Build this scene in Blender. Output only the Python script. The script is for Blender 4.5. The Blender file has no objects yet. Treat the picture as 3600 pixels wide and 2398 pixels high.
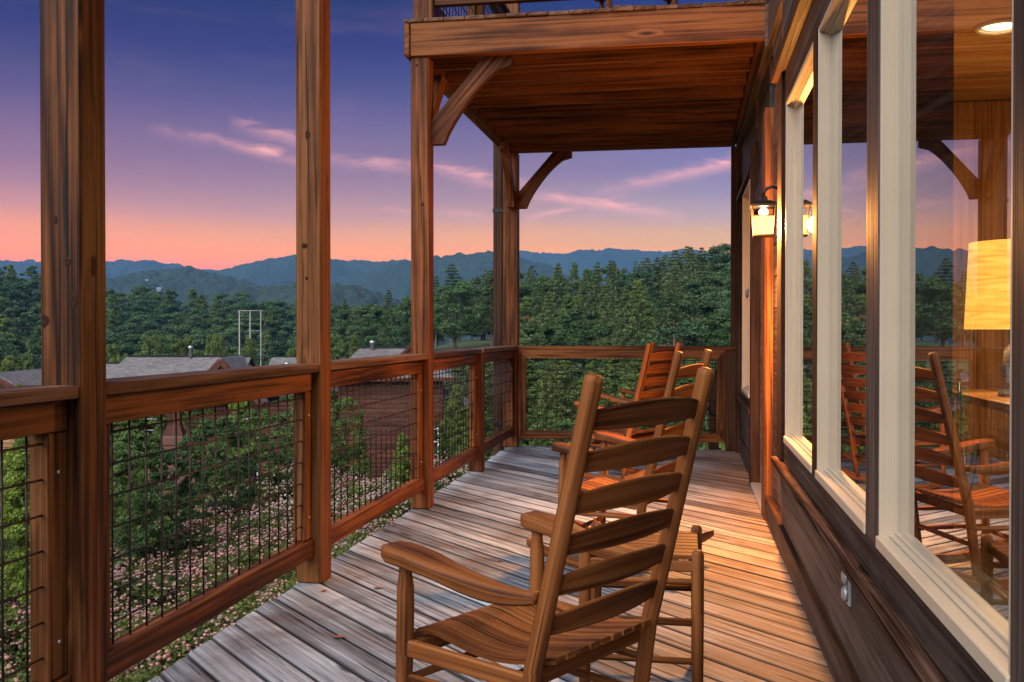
import bpy, math, random
import numpy as np
from mathutils import Vector, Matrix

random.seed(7); RNG = np.random.default_rng(11)
R = math.radians
S = bpy.context.scene
COL = S.collection

# ------------------------------------------------------------------ camera
EYE = 1.2274; FPX = 3505.5; YAW = R(9.889); PITCH = R(-0.604)
cam_d = bpy.data.cameras.new('camera'); cam = bpy.data.objects.new('camera', cam_d); COL.objects.link(cam)
cam.location = (0, 0, EYE); cam.rotation_euler = (R(90) + PITCH, 0, YAW)
cam_d.sensor_width = 36; cam_d.lens = 36 * FPX / 3600.0
cam_d.clip_start = 0.05; cam_d.clip_end = 30000
S.camera = cam

# ------------------------------------------------------------------ render settings
S.render.engine = 'CYCLES'
cy = S.cycles
cy.use_denoising = True
try: cy.denoiser = 'OPENIMAGEDENOISE'
except Exception: pass
cy.max_bounces = 7; cy.diffuse_bounces = 3; cy.glossy_bounces = 4; cy.transmission_bounces = 4
cy.transparent_max_bounces = 12; cy.volume_bounces = 0
cy.caustics_reflective = False; cy.caustics_refractive = False
cy.sample_clamp_indirect = 6.0
S.view_settings.view_transform = 'Standard'; S.view_settings.look = 'None'
S.view_settings.gamma = 1.0; S.view_settings.use_curve_mapping = False
S.view_settings.exposure = 0.90

def srgb(r, g, b):
    f = lambda c: (c / 12.92 if c <= 0.04045 else ((c + 0.055) / 1.055) ** 2.4)
    return (f(r / 255), f(g / 255), f(b / 255), 1)

class NT:
    """small helper for writing node trees"""
    def __init__(s, tree): s.t = tree; s.t.nodes.clear()
    def n(s, typ, **kw):
        nd = s.t.nodes.new(typ)
        for k, v in kw.items():
            if k.startswith('i_'):
                key = k[2:]; key = int(key) if key.isdigit() else key.replace('_', ' ')
                s.put(nd.inputs[key], v)
            else: setattr(nd, k, v)
        return nd
    def put(s, sock, v):
        if isinstance(v, bpy.types.NodeSocket): s.t.links.new(v, sock)
        elif isinstance(v, bpy.types.Node): s.t.links.new(v.outputs[0], sock)
        else:
            if isinstance(v, (tuple, list)) and sock.type == 'RGBA' and len(v) == 3: v = (*v, 1)
            sock.default_value = v
    def m(s, op, a, b=0.0, c=None, clamp=False):
        nd = s.t.nodes.new('ShaderNodeMath'); nd.operation = op; nd.use_clamp = clamp
        s.put(nd.inputs[0], a); s.put(nd.inputs[1], b)
        if c is not None: s.put(nd.inputs[2], c)
        return nd.outputs[0]
    def ramp(s, fac, stops, interp='LINEAR'):
        nd = s.t.nodes.new('ShaderNodeValToRGB'); cr = nd.color_ramp; cr.interpolation = interp
        while len(cr.elements) < len(stops): cr.elements.new(0.5)
        for e, (p, c) in zip(cr.elements, stops):
            e.position = p; e.color = c if len(c) == 4 else (*c, 1)
        s.put(nd.inputs[0], fac); return nd.outputs[0]
    def mix(s, fac, a, b, mode='MIX'):
        nd = s.t.nodes.new('ShaderNodeMix'); nd.data_type = 'RGBA'; nd.blend_type = mode
        s.put(nd.inputs[0], fac); s.put(nd.inputs[6], a); s.put(nd.inputs[7], b); return nd.outputs[2]
    def comb(s, x, y, z=0.0):
        nd = s.t.nodes.new('ShaderNodeCombineXYZ')
        s.put(nd.inputs[0], x); s.put(nd.inputs[1], y); s.put(nd.inputs[2], z); return nd.outputs[0]
    def noise(s, vec, scale, detail=3.0, rough=0.55, dist=0.0):
        nd = s.t.nodes.new('ShaderNodeTexNoise'); s.put(nd.inputs['Vector'], vec)
        nd.inputs['Scale'].default_value = scale; nd.inputs['Detail'].default_value = detail
        nd.inputs['Roughness'].default_value = rough; nd.inputs['Distortion'].default_value = dist
        return nd.outputs[0]

# ------------------------------------------------------------------ sky (dusk) and the soft light of the open sky
W = bpy.data.worlds.new('World'); S.world = W; W.use_nodes = True
t = NT(W.node_tree)
co = t.n('ShaderNodeTexCoord'); sp = t.n('ShaderNodeSeparateXYZ', i_0=co.outputs['Generated'])
sx, sy, sz = sp.outputs[0], sp.outputs[1], sp.outputs[2]
hor = t.m('SQRT', t.m('ADD', t.m('MULTIPLY', sx, sx), t.m('MULTIPLY', sy, sy)))
hor = t.m('MAXIMUM', hor, 0.001)
tan = t.m('DIVIDE', sz, hor)                       # tangent of elevation
az = t.m('ARCTAN2', sx, sy)                        # 0 along the deck, negative to the left
elev = t.m('MULTIPLY', t.m('ARCTANGENT', tan), 1 / (math.pi / 2))   # 0..1
soft = t.noise(t.comb(t.m('MULTIPLY', az, 3.0), t.m('MULTIPLY', tan, 22.0)), 1.0, 3.0, 0.5)
elev_w = t.m('ADD', elev, t.m('MULTIPLY', t.m('SUBTRACT', soft, 0.5), 0.012))
SKY = lambda r, g, b: srgb(r, g, b)
sky = t.ramp(elev_w, [(0.0, (1.40, 0.27, 0.0, 1)), (0.0361, (1.40, 0.32, 0.0, 1)), (0.0471, (1.25, 0.385, 0.0, 1)), (0.0595, (0.90, 0.365, 0.085, 1)),
                      (0.0719, (0.57, 0.285, 0.195, 1)), (0.0856, (0.355, 0.20, 0.21, 1)), (0.0992, (0.25, 0.146, 0.205, 1)), (0.1181, (0.165, 0.108, 0.198, 1)),
                      (0.1354, (0.094, 0.068, 0.182, 1)), (0.1526, (0.052, 0.045, 0.152, 1)), (0.1708, (0.024, 0.020, 0.130, 1)), (0.2038, (0.008, 0.012, 0.082, 1)),
                      (0.45, (0.012, 0.022, 0.095, 1)), (1.0, (0.016, 0.030, 0.105, 1))])
# the afterglow is a little redder towards the left, paler to the right
glow = t.ramp(t.m('ADD', t.m('MULTIPLY', az, 0.9), 0.62), [(0.0, (1.1, 0.80, 0.8, 1)), (0.45, (1, 1, 1, 1)), (0.64, (0.86, 1.08, 1.35, 1))])
sky = t.mix(1.0, sky, glow, 'MULTIPLY')
# away from the sunset side the glow band sinks into the blue grey of the eastern dusk
side = t.m('COSINE', t.m('ADD', az, 0.42))
east = t.ramp(elev_w, [(0.0, (0.14, 0.17, 0.28, 1)), (0.06, (0.20, 0.18, 0.28, 1)), (0.13, (0.12, 0.11, 0.23, 1)), (0.22, (0.02, 0.03, 0.11, 1)), (1.0, (0.016, 0.030, 0.105, 1))])
sky = t.mix(t.ramp(side, [(0.02, (0, 0, 0, 1)), (0.62, (1, 1, 1, 1))], 'EASE'), east, sky)
# wisps of cirrus: noise stretched along streaks, gathered in soft bands
WOB = t.noise(t.comb(t.m('MULTIPLY', az, 26.0), t.m('MULTIPLY', tan, 83.0), 1.3), 1.0, 4.0, 0.62, 0.6)
TEX = t.ramp(WOB, [(0.36, (0, 0, 0, 1)), (0.62, (1, 1, 1, 1))])
def streak(az0, az1, tan0, slope, width, strength, seed, fray=0.016, freq=26.0):
    """one drifting cloud band: centre line tan = tan0 + slope*(az-az0), fading at both ends"""
    wob = WOB
    line = t.m('ADD', t.m('MULTIPLY', t.m('SUBTRACT', az, az0), slope), tan0)
    d = t.m('SUBTRACT', tan, t.m('ADD', line, t.m('MULTIPLY', t.m('SUBTRACT', wob, 0.5), fray)))
    core = t.m('SUBTRACT', 1.0, t.m('DIVIDE', t.m('ABSOLUTE', d), width), clamp=True)
    mid = t.m('SUBTRACT', az, (az0 + az1) / 2)
    ends = t.m('SUBTRACT', 1.0, t.m('DIVIDE', t.m('ABSOLUTE', mid), abs(az1 - az0) / 2), clamp=True)
    ends = t.m('POWER', ends, 0.6)
    body = t.m('MULTIPLY', t.m('POWER', core, 1.4), ends)
    tex = TEX
    return t.m('MULTIPLY', t.m('MULTIPLY', body, t.m('ADD', t.m('MULTIPLY', tex, 0.75), 0.25)), strength)
A = lambda xv: math.atan((xv - 1577) / 2292.0)      # photo column -> azimuth
T = lambda yv: (760 - yv) / 2292.0                  # photo row -> tangent of elevation
bands = [(430, 700, 340, 385, .010, .85, 1.3, .012), (470, 720, 300, 355, .012, .45, 4.1, .030), (250, 560, 325, 352, .010, .30, 8.7, .02),
         (700, 1010, 372, 392, .012, .55, 2.2, .022), (930, 1250, 368, 447, .014, .75, 6.6, .020), (1130, 1580, 432, 503, .0085, 1.0, 3.4, .010),
         (1200, 1450, 507, 449, .0045, .75, 9.9, .006), (1340, 1990, 452, 322, .012, .80, 5.5, .016), (990, 1160, 488, 500, .006, .35, 7.1, .01),
         (850, 1010, 482, 492, .005, .4, 12.1, .008), (1560, 1760, 560, 535, .005, .0, 11.0, .01)]
cl = None
for x0, x1, y0, y1, wd, stg, sd, fr in bands:
    if stg <= 0: continue
    a0, a1 = A(x0), A(x1)
    v = streak(a0, a1, T(y0), (T(y1) - T(y0)) / (a1 - a0), wd, stg, sd, fr)
    cl = v if cl is None else t.m('MAXIMUM', cl, v)
# the same thin cirrus goes on, faint and irregular, over the rest of the sky
gen = t.noise(t.comb(t.m('MULTIPLY', az, 5.0), t.m('MULTIPLY', tan, 24.0), 3.0), 1.0, 3.0, 0.6, 0.0)
gen = t.m('MULTIPLY', t.ramp(gen, [(0.56, (0, 0, 0, 1)), (0.78, (1, 1, 1, 1))]), 0.05)
cl = t.m('MAXIMUM', cl, gen)
sky = t.mix(t.m('MULTIPLY', cl, 0.9), sky, (1.05, 0.44, 0.36, 1))
bg = t.n('ShaderNodeBackground', i_Color=sky, i_Strength=0.79)
t.n('ShaderNodeOutputWorld', i_Surface=bg.outputs[0])

sun_d = bpy.data.lights.new('sun', 'SUN'); sun_d.energy = 3.4; sun_d.angle = R(75); sun_d.color = (0.99, 0.975, 0.965)
sun = bpy.data.objects.new('sun', sun_d); COL.objects.link(sun)
sun.rotation_euler = Vector((0.25, 0.66, -0.71)).to_track_quat('-Z', 'Y').to_euler()

# ------------------------------------------------------------------ materials
def new_mat(name):
    m = bpy.data.materials.new(name); m.use_nodes = True
    return m, NT(m.node_tree)
def finish(t, bsdf): t.n('ShaderNodeOutputMaterial', i_Surface=bsdf.outputs[0])

def wood(name, dark, mid, light, rough=0.55, ring=1.0, knots=1.0, grey=None, bump=0.35, fib=0.75, vary=0.25, weather=0.0, spec=0.14):
    """sawn timber: UV u runs along the grain in metres, v across"""
    m, t = new_mat(name)
    uv = t.n('ShaderNodeUVMap', uv_map='uv'); oi = t.n('ShaderNodeObjectInfo')
    sp = t.n('ShaderNodeSeparateXYZ', i_0=uv.outputs[0]); u, v = sp.outputs[0], sp.outputs[1]
    rnd = oi.outputs['Random']
    u = t.m('ADD', u, t.m('MULTIPLY', rnd, 91.0)); v = t.m('ADD', v, t.m('MULTIPLY', rnd, 37.0))
    # knots: grain bends around them
    vo = t.n('ShaderNodeTexVoronoi', i_Vector=t.comb(t.m('MULTIPLY', u, 2.2), t.m('MULTIPLY', v, 9.0)), i_Scale=1.0, i_Randomness=1.0)
    kd = vo.outputs['Distance']
    kpick = t.m('GREATER_THAN', t.n('ShaderNodeSeparateColor', i_0=vo.outputs['Color']).outputs[0], 0.72)
    kn = t.m('MULTIPLY', t.ramp(kd, [(0.05, (1, 1, 1, 1)), (0.17, (0, 0, 0, 1))]), kpick)
    kwide = t.m('MULTIPLY', t.ramp(kd, [(0.0, (1, 1, 1, 1)), (0.42, (0, 0, 0, 1))], 'EASE'), kpick)
    g = t.noise(t.comb(t.m('MULTIPLY', u, 0.32), t.m('MULTIPLY', v, 8.0)), 1.0, 1.5, 0.5, 0.1)
    g = t.m('ADD', g, t.m('MULTIPLY', kwide, 0.13 * knots))
    rings = t.m('ADD', t.m('MULTIPLY', t.m('SINE', t.m('MULTIPLY', g, 46.0)), 0.5), 0.5)
    fibre = t.noise(t.comb(t.m('MULTIPLY', u, 1.6), t.m('MULTIPLY', v, 150.0)), 1.0, 3.0, 0.6)
    streak_ = t.noise(t.comb(t.m('MULTIPLY', u, 0.7), t.m('MULTIPLY', v, 48.0), 5.0), 1.0, 2.0, 0.5)
    patch = t.noise(t.comb(t.m('MULTIPLY', u, 1.1), t.m('MULTIPLY', v, 3.5), 7.0), 1.0, 4.0, 0.6)
    val = t.m('ADD', t.m('MULTIPLY', rings, 0.20 * ring), t.m('MULTIPLY', fibre, fib))
    val = t.m('ADD', val, t.m('MULTIPLY', t.m('SUBTRACT', patch, 0.5), 0.9))
    val = t.m('ADD', val, t.m('MULTIPLY', t.m('SUBTRACT', streak_, 0.5), 0.75))
    val = t.m('ADD', val, t.m('MULTIPLY', t.m('SUBTRACT', rnd, 0.5), vary))
    val = t.m('ADD', val, 0.62 - 0.5 * fib - 0.10 * ring - 0.10)
    val = t.m('ADD', t.m('MULTIPLY', t.m('SUBTRACT', val, 0.46), 1.05 if grey else 1.45), 0.46)
    colr = t.ramp(val, [(0.12, dark), (0.48, mid), (0.85, light)])
    if grey:
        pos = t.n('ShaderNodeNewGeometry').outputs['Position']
        st = t.noise(pos, 1.6, 5.0, 0.62, 0.5)
        colr = t.mix(t.m('MULTIPLY', t.ramp(st, [(0.50, (0, 0, 0, 1)), (0.68, (1, 1, 1, 1))]), 0.65), colr, grey)
        shel_glow = t.m('ADD', t.n('ShaderNodeSeparateXYZ', i_0=pos).outputs[0], t.m('MULTIPLY', t.m('SUBTRACT', t.noise(pos, 0.9, 3.0), 0.5), 1.1))
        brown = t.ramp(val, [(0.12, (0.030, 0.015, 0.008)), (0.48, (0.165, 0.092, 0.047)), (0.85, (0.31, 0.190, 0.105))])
        colr = t.mix(t.m('MULTIPLY', t.ramp(t.m('ADD', t.m('MULTIPLY', shel_glow, 0.5), 0.6), [(0.42, (0, 0, 0, 1)), (0.88, (1, 1, 1, 1))]), 0.85), colr, brown)  # browner towards the wall: sheltered wood, with warm lamplight put into the colour
        st2 = t.noise(t.comb(t.m('MULTIPLY', u, 0.9), t.m('MULTIPLY', v, 22.0), 3.0), 1.0, 5.0, 0.65)
        colr = t.mix(t.m('MULTIPLY', t.ramp(st2, [(0.56, (0, 0, 0, 1)), (0.70, (1, 1, 1, 1))]), 0.75), colr, dark)
        crk = t.noise(t.comb(t.m('MULTIPLY', u, 1.1), t.m('MULTIPLY', v, 44.0), 11.0), 1.0, 3.0, 0.65)
        ck = t.ramp(crk, [(0.605, (0, 0, 0, 1)), (0.640, (1, 1, 1, 1))])
        colr = t.mix(t.m('MULTIPLY', ck, 0.85), colr, (0.022, 0.019, 0.017, 1))
        fr = t.m('FRACT', t.m('DIVIDE', sp.outputs[1], 0.1445)); edge = t.m('MULTIPLY', t.m('ABSOLUTE', t.m('SUBTRACT', fr, 0.5)), 2.0)
        edge = t.m('ADD', edge, t.m('MULTIPLY', t.m('SUBTRACT', patch, 0.5), 0.12))
        colr = t.mix(t.m('MULTIPLY', t.ramp(edge, [(0.84, (0, 0, 0, 1)), (0.95, (1, 1, 1, 1))]), 0.9), colr, (0.020, 0.016, 0.014, 1))
    else:
        crk = t.noise(t.comb(t.m('MULTIPLY', u, 0.8), t.m('MULTIPLY', v, 42.0), 11.0), 1.0, 2.0, 0.5)
        ck = t.ramp(crk, [(0.66, (0, 0, 0, 1)), (0.70, (1, 1, 1, 1))])
        colr = t.mix(t.m('MULTIPLY', ck, 0.7), colr, (dark[0] * .3, dark[1] * .3, dark[2] * .3, 1))
    colr = t.mix(t.m('MULTIPLY', kn, 0.85 * knots, clamp=True), colr, (dark[0] * .45, dark[1] * .42, dark[2] * .42, 1))
    if weather:
        pos = t.n('ShaderNodeNewGeometry').outputs['Position']
        wn = t.noise(pos, 3.3, 5.0, 0.65)
        colr = t.mix(t.m('MULTIPLY', t.ramp(wn, [(0.48, (0, 0, 0, 1)), (0.75, (1, 1, 1, 1))]), weather), colr, (0.10, 0.080, 0.070, 1))
    bh = t.m('ADD', t.m('MULTIPLY', fibre, 0.8), t.m('MULTIPLY', rings, 0.25))
    bh = t.m('SUBTRACT', bh, t.m('MULTIPLY', ck, 1.4))
    bp = t.n('ShaderNodeBump', i_Strength=bump, i_Distance=0.0025, i_Height=bh)
    rg = t.m('ADD', rough - 0.12, t.m('MULTIPLY', patch, 0.28))
    b = t.n('ShaderNodeBsdfPrincipled', i_Base_Color=colr, i_Roughness=rg, i_Normal=bp.outputs[0])
    b.inputs['Specular IOR Level'].default_value = spec
    finish(t, b); return m

M = {}
M['stain'] = wood('stained_timber', (0.017, 0.005, 0.0018), (0.092, 0.029, 0.008), (0.2, 0.074, 0.0225), weather=0.07)
M['stain_dark'] = wood('dark_stained_timber', (0.01, 0.0042, 0.0024), (0.036, 0.014, 0.0066), (0.07, 0.029, 0.013), weather=0.12)
M['stain_cap'] = wood('weathered_cap_timber', (0.022, 0.0095, 0.0055), (0.082, 0.036, 0.019), (0.165, 0.092, 0.058), weather=0.5, bump=0.6)
M['joist'] = wood('joist_timber', (0.011, 0.0036, 0.0014), (0.062, 0.0215, 0.0072), (0.12, 0.045, 0.0155), weather=0.08, knots=1.3)
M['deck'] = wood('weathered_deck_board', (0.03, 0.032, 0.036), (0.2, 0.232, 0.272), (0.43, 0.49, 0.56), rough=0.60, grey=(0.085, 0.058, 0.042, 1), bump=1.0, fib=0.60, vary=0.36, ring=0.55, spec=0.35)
M['chair'] = wood('chair_wood', (0.044, 0.0125, 0.003), (0.18, 0.056, 0.014), (0.285, 0.102, 0.028), rough=0.52, ring=0.75, knots=0.45, bump=0.25, fib=0.60, vary=0.16, spec=0.18)
M['siding'] = wood('dark_siding', (0.017, 0.0115, 0.0095), (0.056, 0.039, 0.032), (0.115, 0.084, 0.069), rough=0.55, bump=0.6, ring=0.6, vary=0.25)
M['ledge'] = wood('weathered_ledge', (0.024, 0.0125, 0.0085), (0.070, 0.0380, 0.0260), (0.130, 0.078, 0.055), rough=0.95, weather=0.05, spec=0.0)
M['inside'] = wood('interior_pine', (0.144, 0.0558, 0.0162), (0.324, 0.1485, 0.0495), (0.45, 0.234, 0.09), rough=0.45, knots=1.0, bump=0.1)
M['cabin'] = wood('cabin_siding', (0.036, 0.0125, 0.0085), (0.088, 0.03, 0.019), (0.14, 0.052, 0.033), bump=0.2, knots=0.3)
M['cedar'] = wood('cedar_siding', (0.14, 0.07, 0.03), (0.30, 0.16, 0.075), (0.42, 0.25, 0.13), bump=0.2, knots=0.4)
M['pole'] = wood('pole_wood', (0.12, 0.1, 0.09), (0.26, 0.23, 0.21), (0.36, 0.33, 0.31), bump=0.2)

def plain(name, col, rough=0.5, metal=0.0, nscale=12.0, namp=0.25, bump=0.0, spec=0.5):
    m, t = new_mat(name)
    pos = t.n('ShaderNodeNewGeometry').outputs['Position']
    n = t.noise(pos, nscale, 4.0, 0.6)
    f = t.m('ADD', 1.0 - namp / 2, t.m('MULTIPLY', n, namp))
    c = t.mix(1.0, (*col, 1), t.comb(f, f, f), 'MULTIPLY')
    b = t.n('ShaderNodeBsdfPrincipled', i_Base_Color=c, i_Roughness=rough, i_Metallic=metal)
    b.inputs['Specular IOR Level'].default_value = spec
    if bump:
        b2 = t.n('ShaderNodeBump', i_Strength=bump, i_Distance=0.01, i_Height=n); t.put(b.inputs['Normal'], b2.outputs[0])
    finish(t, b); return m
M['white'] = plain('white_vinyl', (0.53, 0.43, 0.31), 0.38, nscale=5, namp=0.18)
M['wire'] = plain('black_wire', (0.018, 0.013, 0.012), 0.45, metal=0.3, nscale=40)
M['iron'] = plain('black_iron', (0.012, 0.011, 0.011), 0.38, metal=0.4, nscale=40)
M['steel'] = plain('galvanised_steel', (0.55, 0.55, 0.55), 0.35, metal=0.7, nscale=30)
M['outlet'] = plain('grey_outlet_metal', (0.42, 0.42, 0.41), 0.35, metal=0.5, nscale=25, namp=0.4)
M['doorpaint'] = plain('door_paint', (0.060, 0.055, 0.055), 0.4)
M['bark'] = plain('bark', (0.075, 0.052, 0.038), 0.9, nscale=9, namp=0.9, bump=0.5)
M['palebark'] = plain('pale_bark', (0.22, 0.17, 0.14), 0.9, nscale=6, namp=0.7)
M['stem'] = plain('green_stem', (0.060, 0.075, 0.030), 0.8, nscale=9)
M['dryleaf'] = plain('dry_leaf', (0.20, 0.085, 0.035), 0.7, nscale=60, namp=0.7)
M['rubber'] = plain('cord_rubber', (0.010, 0.009, 0.009), 0.4)
M['plaster'] = plain('tan_render', (0.13, 0.058, 0.038), 0.8)
M['whitepaint'] = plain('white_paint', (0.72, 0.72, 0.70), 0.6)
M['asphalt'] = plain('pale_driveway', (0.24, 0.24, 0.25), 0.9, nscale=3, namp=0.3)

def shingle():
    m, t = new_mat('roof_shingle')
    uv = t.n('ShaderNodeUVMap', uv_map='uv')
    br = t.n('ShaderNodeTexBrick', i_Vector=uv.outputs[0], i_Scale=1.0)
    br.inputs['Brick Width'].default_value = 0.32; br.inputs['Row Height'].default_value = 0.15
    br.inputs['Mortar Size'].default_value = 0.012
    br.inputs['Color1'].default_value = (0.095, 0.088, 0.090, 1); br.inputs['Color2'].default_value = (0.19, 0.175, 0.172, 1)
    br.inputs['Mortar'].default_value = (0.035, 0.033, 0.033, 1)
    n = t.noise(uv.outputs[0], 1.2, 5.0, 0.6)
    c = t.mix(t.m('MULTIPLY', n, 0.5), br.outputs[0], (0.16, 0.145, 0.14, 1))
    finish(t, t.n('ShaderNodeBsdfPrincipled', i_Base_Color=c, i_Roughness=0.9)); return m
M['shingle'] = shingle()

def glass():
    """pane: both surfaces of the sheet reflect (Schlick), the rest passes straight through"""
    m, t = new_mat('window_glass')
    geo = t.n('ShaderNodeNewGeometry')
    dot = t.n('ShaderNodeVectorMath', operation='DOT_PRODUCT', i_0=geo.outputs['Incoming'], i_1=geo.outputs['Normal']).outputs['Value']
    c = t.m('SUBTRACT', 1.0, t.m('ABSOLUTE', dot), clamp=True)
    F = t.m('ADD', 0.045, t.m('MULTIPLY', t.m('POWER', c, 5.0), 0.955))
    F2 = t.m('DIVIDE', t.m('MULTIPLY', F, 3.0), t.m('ADD', 1.0, t.m('MULTIPLY', F, 2.0)))   # double glazing
    tr = t.n('ShaderNodeBsdfTransparent', i_Color=(0.90, 0.93, 0.92, 1))
    gl = t.n('ShaderNodeBsdfGlossy', i_Roughness=0.0, i_Color=(1, 1, 1, 1))
    mx = t.n('ShaderNodeMixShader', i_0=F2, i_1=tr.outputs[0], i_2=gl.outputs[0]); finish(t, mx)
    m2, t = new_mat('window_glass_inner_face')
    finish(t, t.n('ShaderNodeBsdfTransparent', i_Color=(1, 1, 1, 1)))
    return m, m2
M['glass'], M['glass_in'] = glass()

def emit(name, col, strength):
    m, t = new_mat(name)
    e = t.n('ShaderNodeEmission', i_Color=(*col, 1), i_Strength=strength); finish(t, e); return m
M['lantern_glass'] = emit('lit_frosted_glass', (1.0, 0.42, 0.09), 3.2)
M['bulb'] = emit('lit_bulb', (1.0, 0.78, 0.45), 14.0)
M['downlight'] = emit('lit_downlight', (1.0, 0.72, 0.36), 9.0)
def shade_mat():
    m, t = new_mat('lit_lamp_shade')
    uv = t.n('ShaderNodeUVMap', uv_map='uv')
    n = t.noise(t.n('ShaderNodeMapping', i_Vector=uv.outputs[0], i_Scale=(3, 40, 1)).outputs[0], 1.0, 4.0, 0.6, 1.0)
    c = t.ramp(n, [(0.3, (0.95, 0.26, 0.02, 1)), (0.65, (1.0, 0.46, 0.07, 1))])
    finish(t, t.n('ShaderNodeEmission', i_Color=c, i_Strength=1.7)); return m
M['lampshade'] = shade_mat()

def leaf(name, dark, light, trans=0.35, rough=0.55, hue=0.0):
    m, t = new_mat(name)
    at = t.n('ShaderNodeAttribute', attribute_name='tint').outputs['Fac']
    rnd = t.n('ShaderNodeObjectInfo').outputs['Random']
    f = t.m('ADD', t.m('MULTIPLY', at, 0.62), t.m('MULTIPLY', rnd, 0.42))
    c = t.ramp(f, [(0.05, dark), (0.95, light)])
    c = t.mix(t.m('MULTIPLY', t.m('FRACT', t.m('MULTIPLY', rnd, 7.31)), 0.35), c, t.mix(1.0, c, (1.35, 1.05, 0.55, 1), 'MULTIPLY'))
    d = t.n('ShaderNodeBsdfPrincipled', i_Base_Color=c, i_Roughness=rough); d.inputs['Specular IOR Level'].default_value = 0.25
    tr = t.n('ShaderNodeBsdfTranslucent', i_Color=c)
    finish(t, t.n('ShaderNodeMixShader', i_0=trans, i_1=d.outputs[0], i_2=tr.outputs[0])); return m
M['leaf'] = leaf('broad_leaf', (0.042, 0.085, 0.02), (0.165, 0.245, 0.06))
M['leaf_dark'] = leaf('dark_leaf', (0.026, 0.066, 0.024), (0.105, 0.185, 0.06))
M['leaf_lime'] = leaf('young_lime_leaf', (0.13, 0.21, 0.03), (0.29, 0.4, 0.085), 0.45)
M['leaf_mid'] = leaf('valley_leaf', (0.060, 0.105, 0.026), (0.190, 0.265, 0.070), 0.4)
M['needle'] = leaf('pine_needle', (0.042, 0.08, 0.028), (0.15, 0.205, 0.068), 0.2)
M['wood_far'] = leaf('far_canopy', (0.028, 0.074, 0.034), (0.105, 0.19, 0.07), 0.25)
M['shrub'] = leaf('shrub_leaf', (0.045, 0.072, 0.02), (0.165, 0.205, 0.056))
M['blossom'] = leaf('pink_blossom', (0.34, 0.16, 0.17), (0.54, 0.34, 0.33), 0.3)
M['blossom_pale'] = leaf('pale_blossom', (0.36, 0.26, 0.25), (0.52, 0.42, 0.4), 0.3)
M['grass'] = leaf('grass_blade', (0.040, 0.075, 0.018), (0.120, 0.180, 0.045), 0.4)

def ground_mat():
    m, t = new_mat('meadow_ground')
    pos = t.n('ShaderNodeNewGeometry').outputs['Position']
    n1 = t.noise(pos, 0.05, 5.0, 0.6); n2 = t.noise(pos, 1.3, 5.0, 0.65)
    c = t.ramp(t.m('ADD', t.m('MULTIPLY', n1, 0.5), t.m('MULTIPLY', n2, 0.5)), [(0.3, (0.030, 0.045, 0.018)), (0.5, (0.055, 0.080, 0.026)), (0.7, (0.11, 0.115, 0.045))])
    b2 = t.n('ShaderNodeBump', i_Strength=0.8, i_Distance=0.15, i_Height=n2)
    finish(t, t.n('ShaderNodeBsdfPrincipled', i_Base_Color=c, i_Roughness=0.95, i_Normal=b2.outputs[0])); return m
M['ground'] = ground_mat()
def hill_mat():
    m, t = new_mat('wooded_hillside')
    pos = t.n('ShaderNodeNewGeometry').outputs['Position']
    vo = t.n('ShaderNodeTexVoronoi', i_Vector=pos, i_Scale=0.085).outputs['Distance']
    n1 = t.noise(pos, 0.004, 4.0, 0.6); n2 = t.noise(pos, 0.11, 4.0, 0.7)
    f = t.m('ADD', t.m('MULTIPLY', n1, 0.45), t.m('MULTIPLY', n2, 0.55))
    c = t.ramp(f, [(0.30, (0.006, 0.018, 0.010)), (0.52, (0.015, 0.036, 0.018)), (0.72, (0.036, 0.066, 0.030))])
    b2 = t.n('ShaderNodeBump', i_Strength=1.0, i_Distance=5.0, i_Height=t.m('SUBTRACT', n2, vo))
    finish(t, t.n('ShaderNodeBsdfPrincipled', i_Base_Color=c, i_Roughness=1.0, i_Normal=b2.outputs[0])); return m
M['hill'] = hill_mat()

# ------------------------------------------------------------------ object helpers
def tag(o, label=None, cat=None, group=None, kind=None):
    if label: o['label'] = label
    if cat: o['category'] = cat
    if group: o['group'] = group
    if kind: o['kind'] = kind
    return o
def empty(name, loc=(0, 0, 0), rz=0.0, label=None, cat=None, group=None, parent=None, kind=None):
    o = bpy.data.objects.new(name, None); COL.objects.link(o); o.location = loc; o.rotation_euler = (0, 0, rz)
    o.empty_display_size = 0.1
    if parent: o.parent = parent
    return tag(o, label, cat, group, kind)
def link(name, me, parent=None, loc=(0, 0, 0), rot=None):
    o = bpy.data.objects.new(name, me); COL.objects.link(o); o.location = loc
    if rot is not None: o.rotation_euler = rot
    if parent: o.parent = parent
    return o
def children(o): return [c for c in bpy.data.objects if c.parent == o]
def copy_tree(o, parent=None, kids=None):
    kids = kids if kids is not None else o.children
    c = o.copy(); COL.objects.link(c); c.parent = parent
    for ch in list(o.children): copy_tree(ch, c)
    return c

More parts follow.
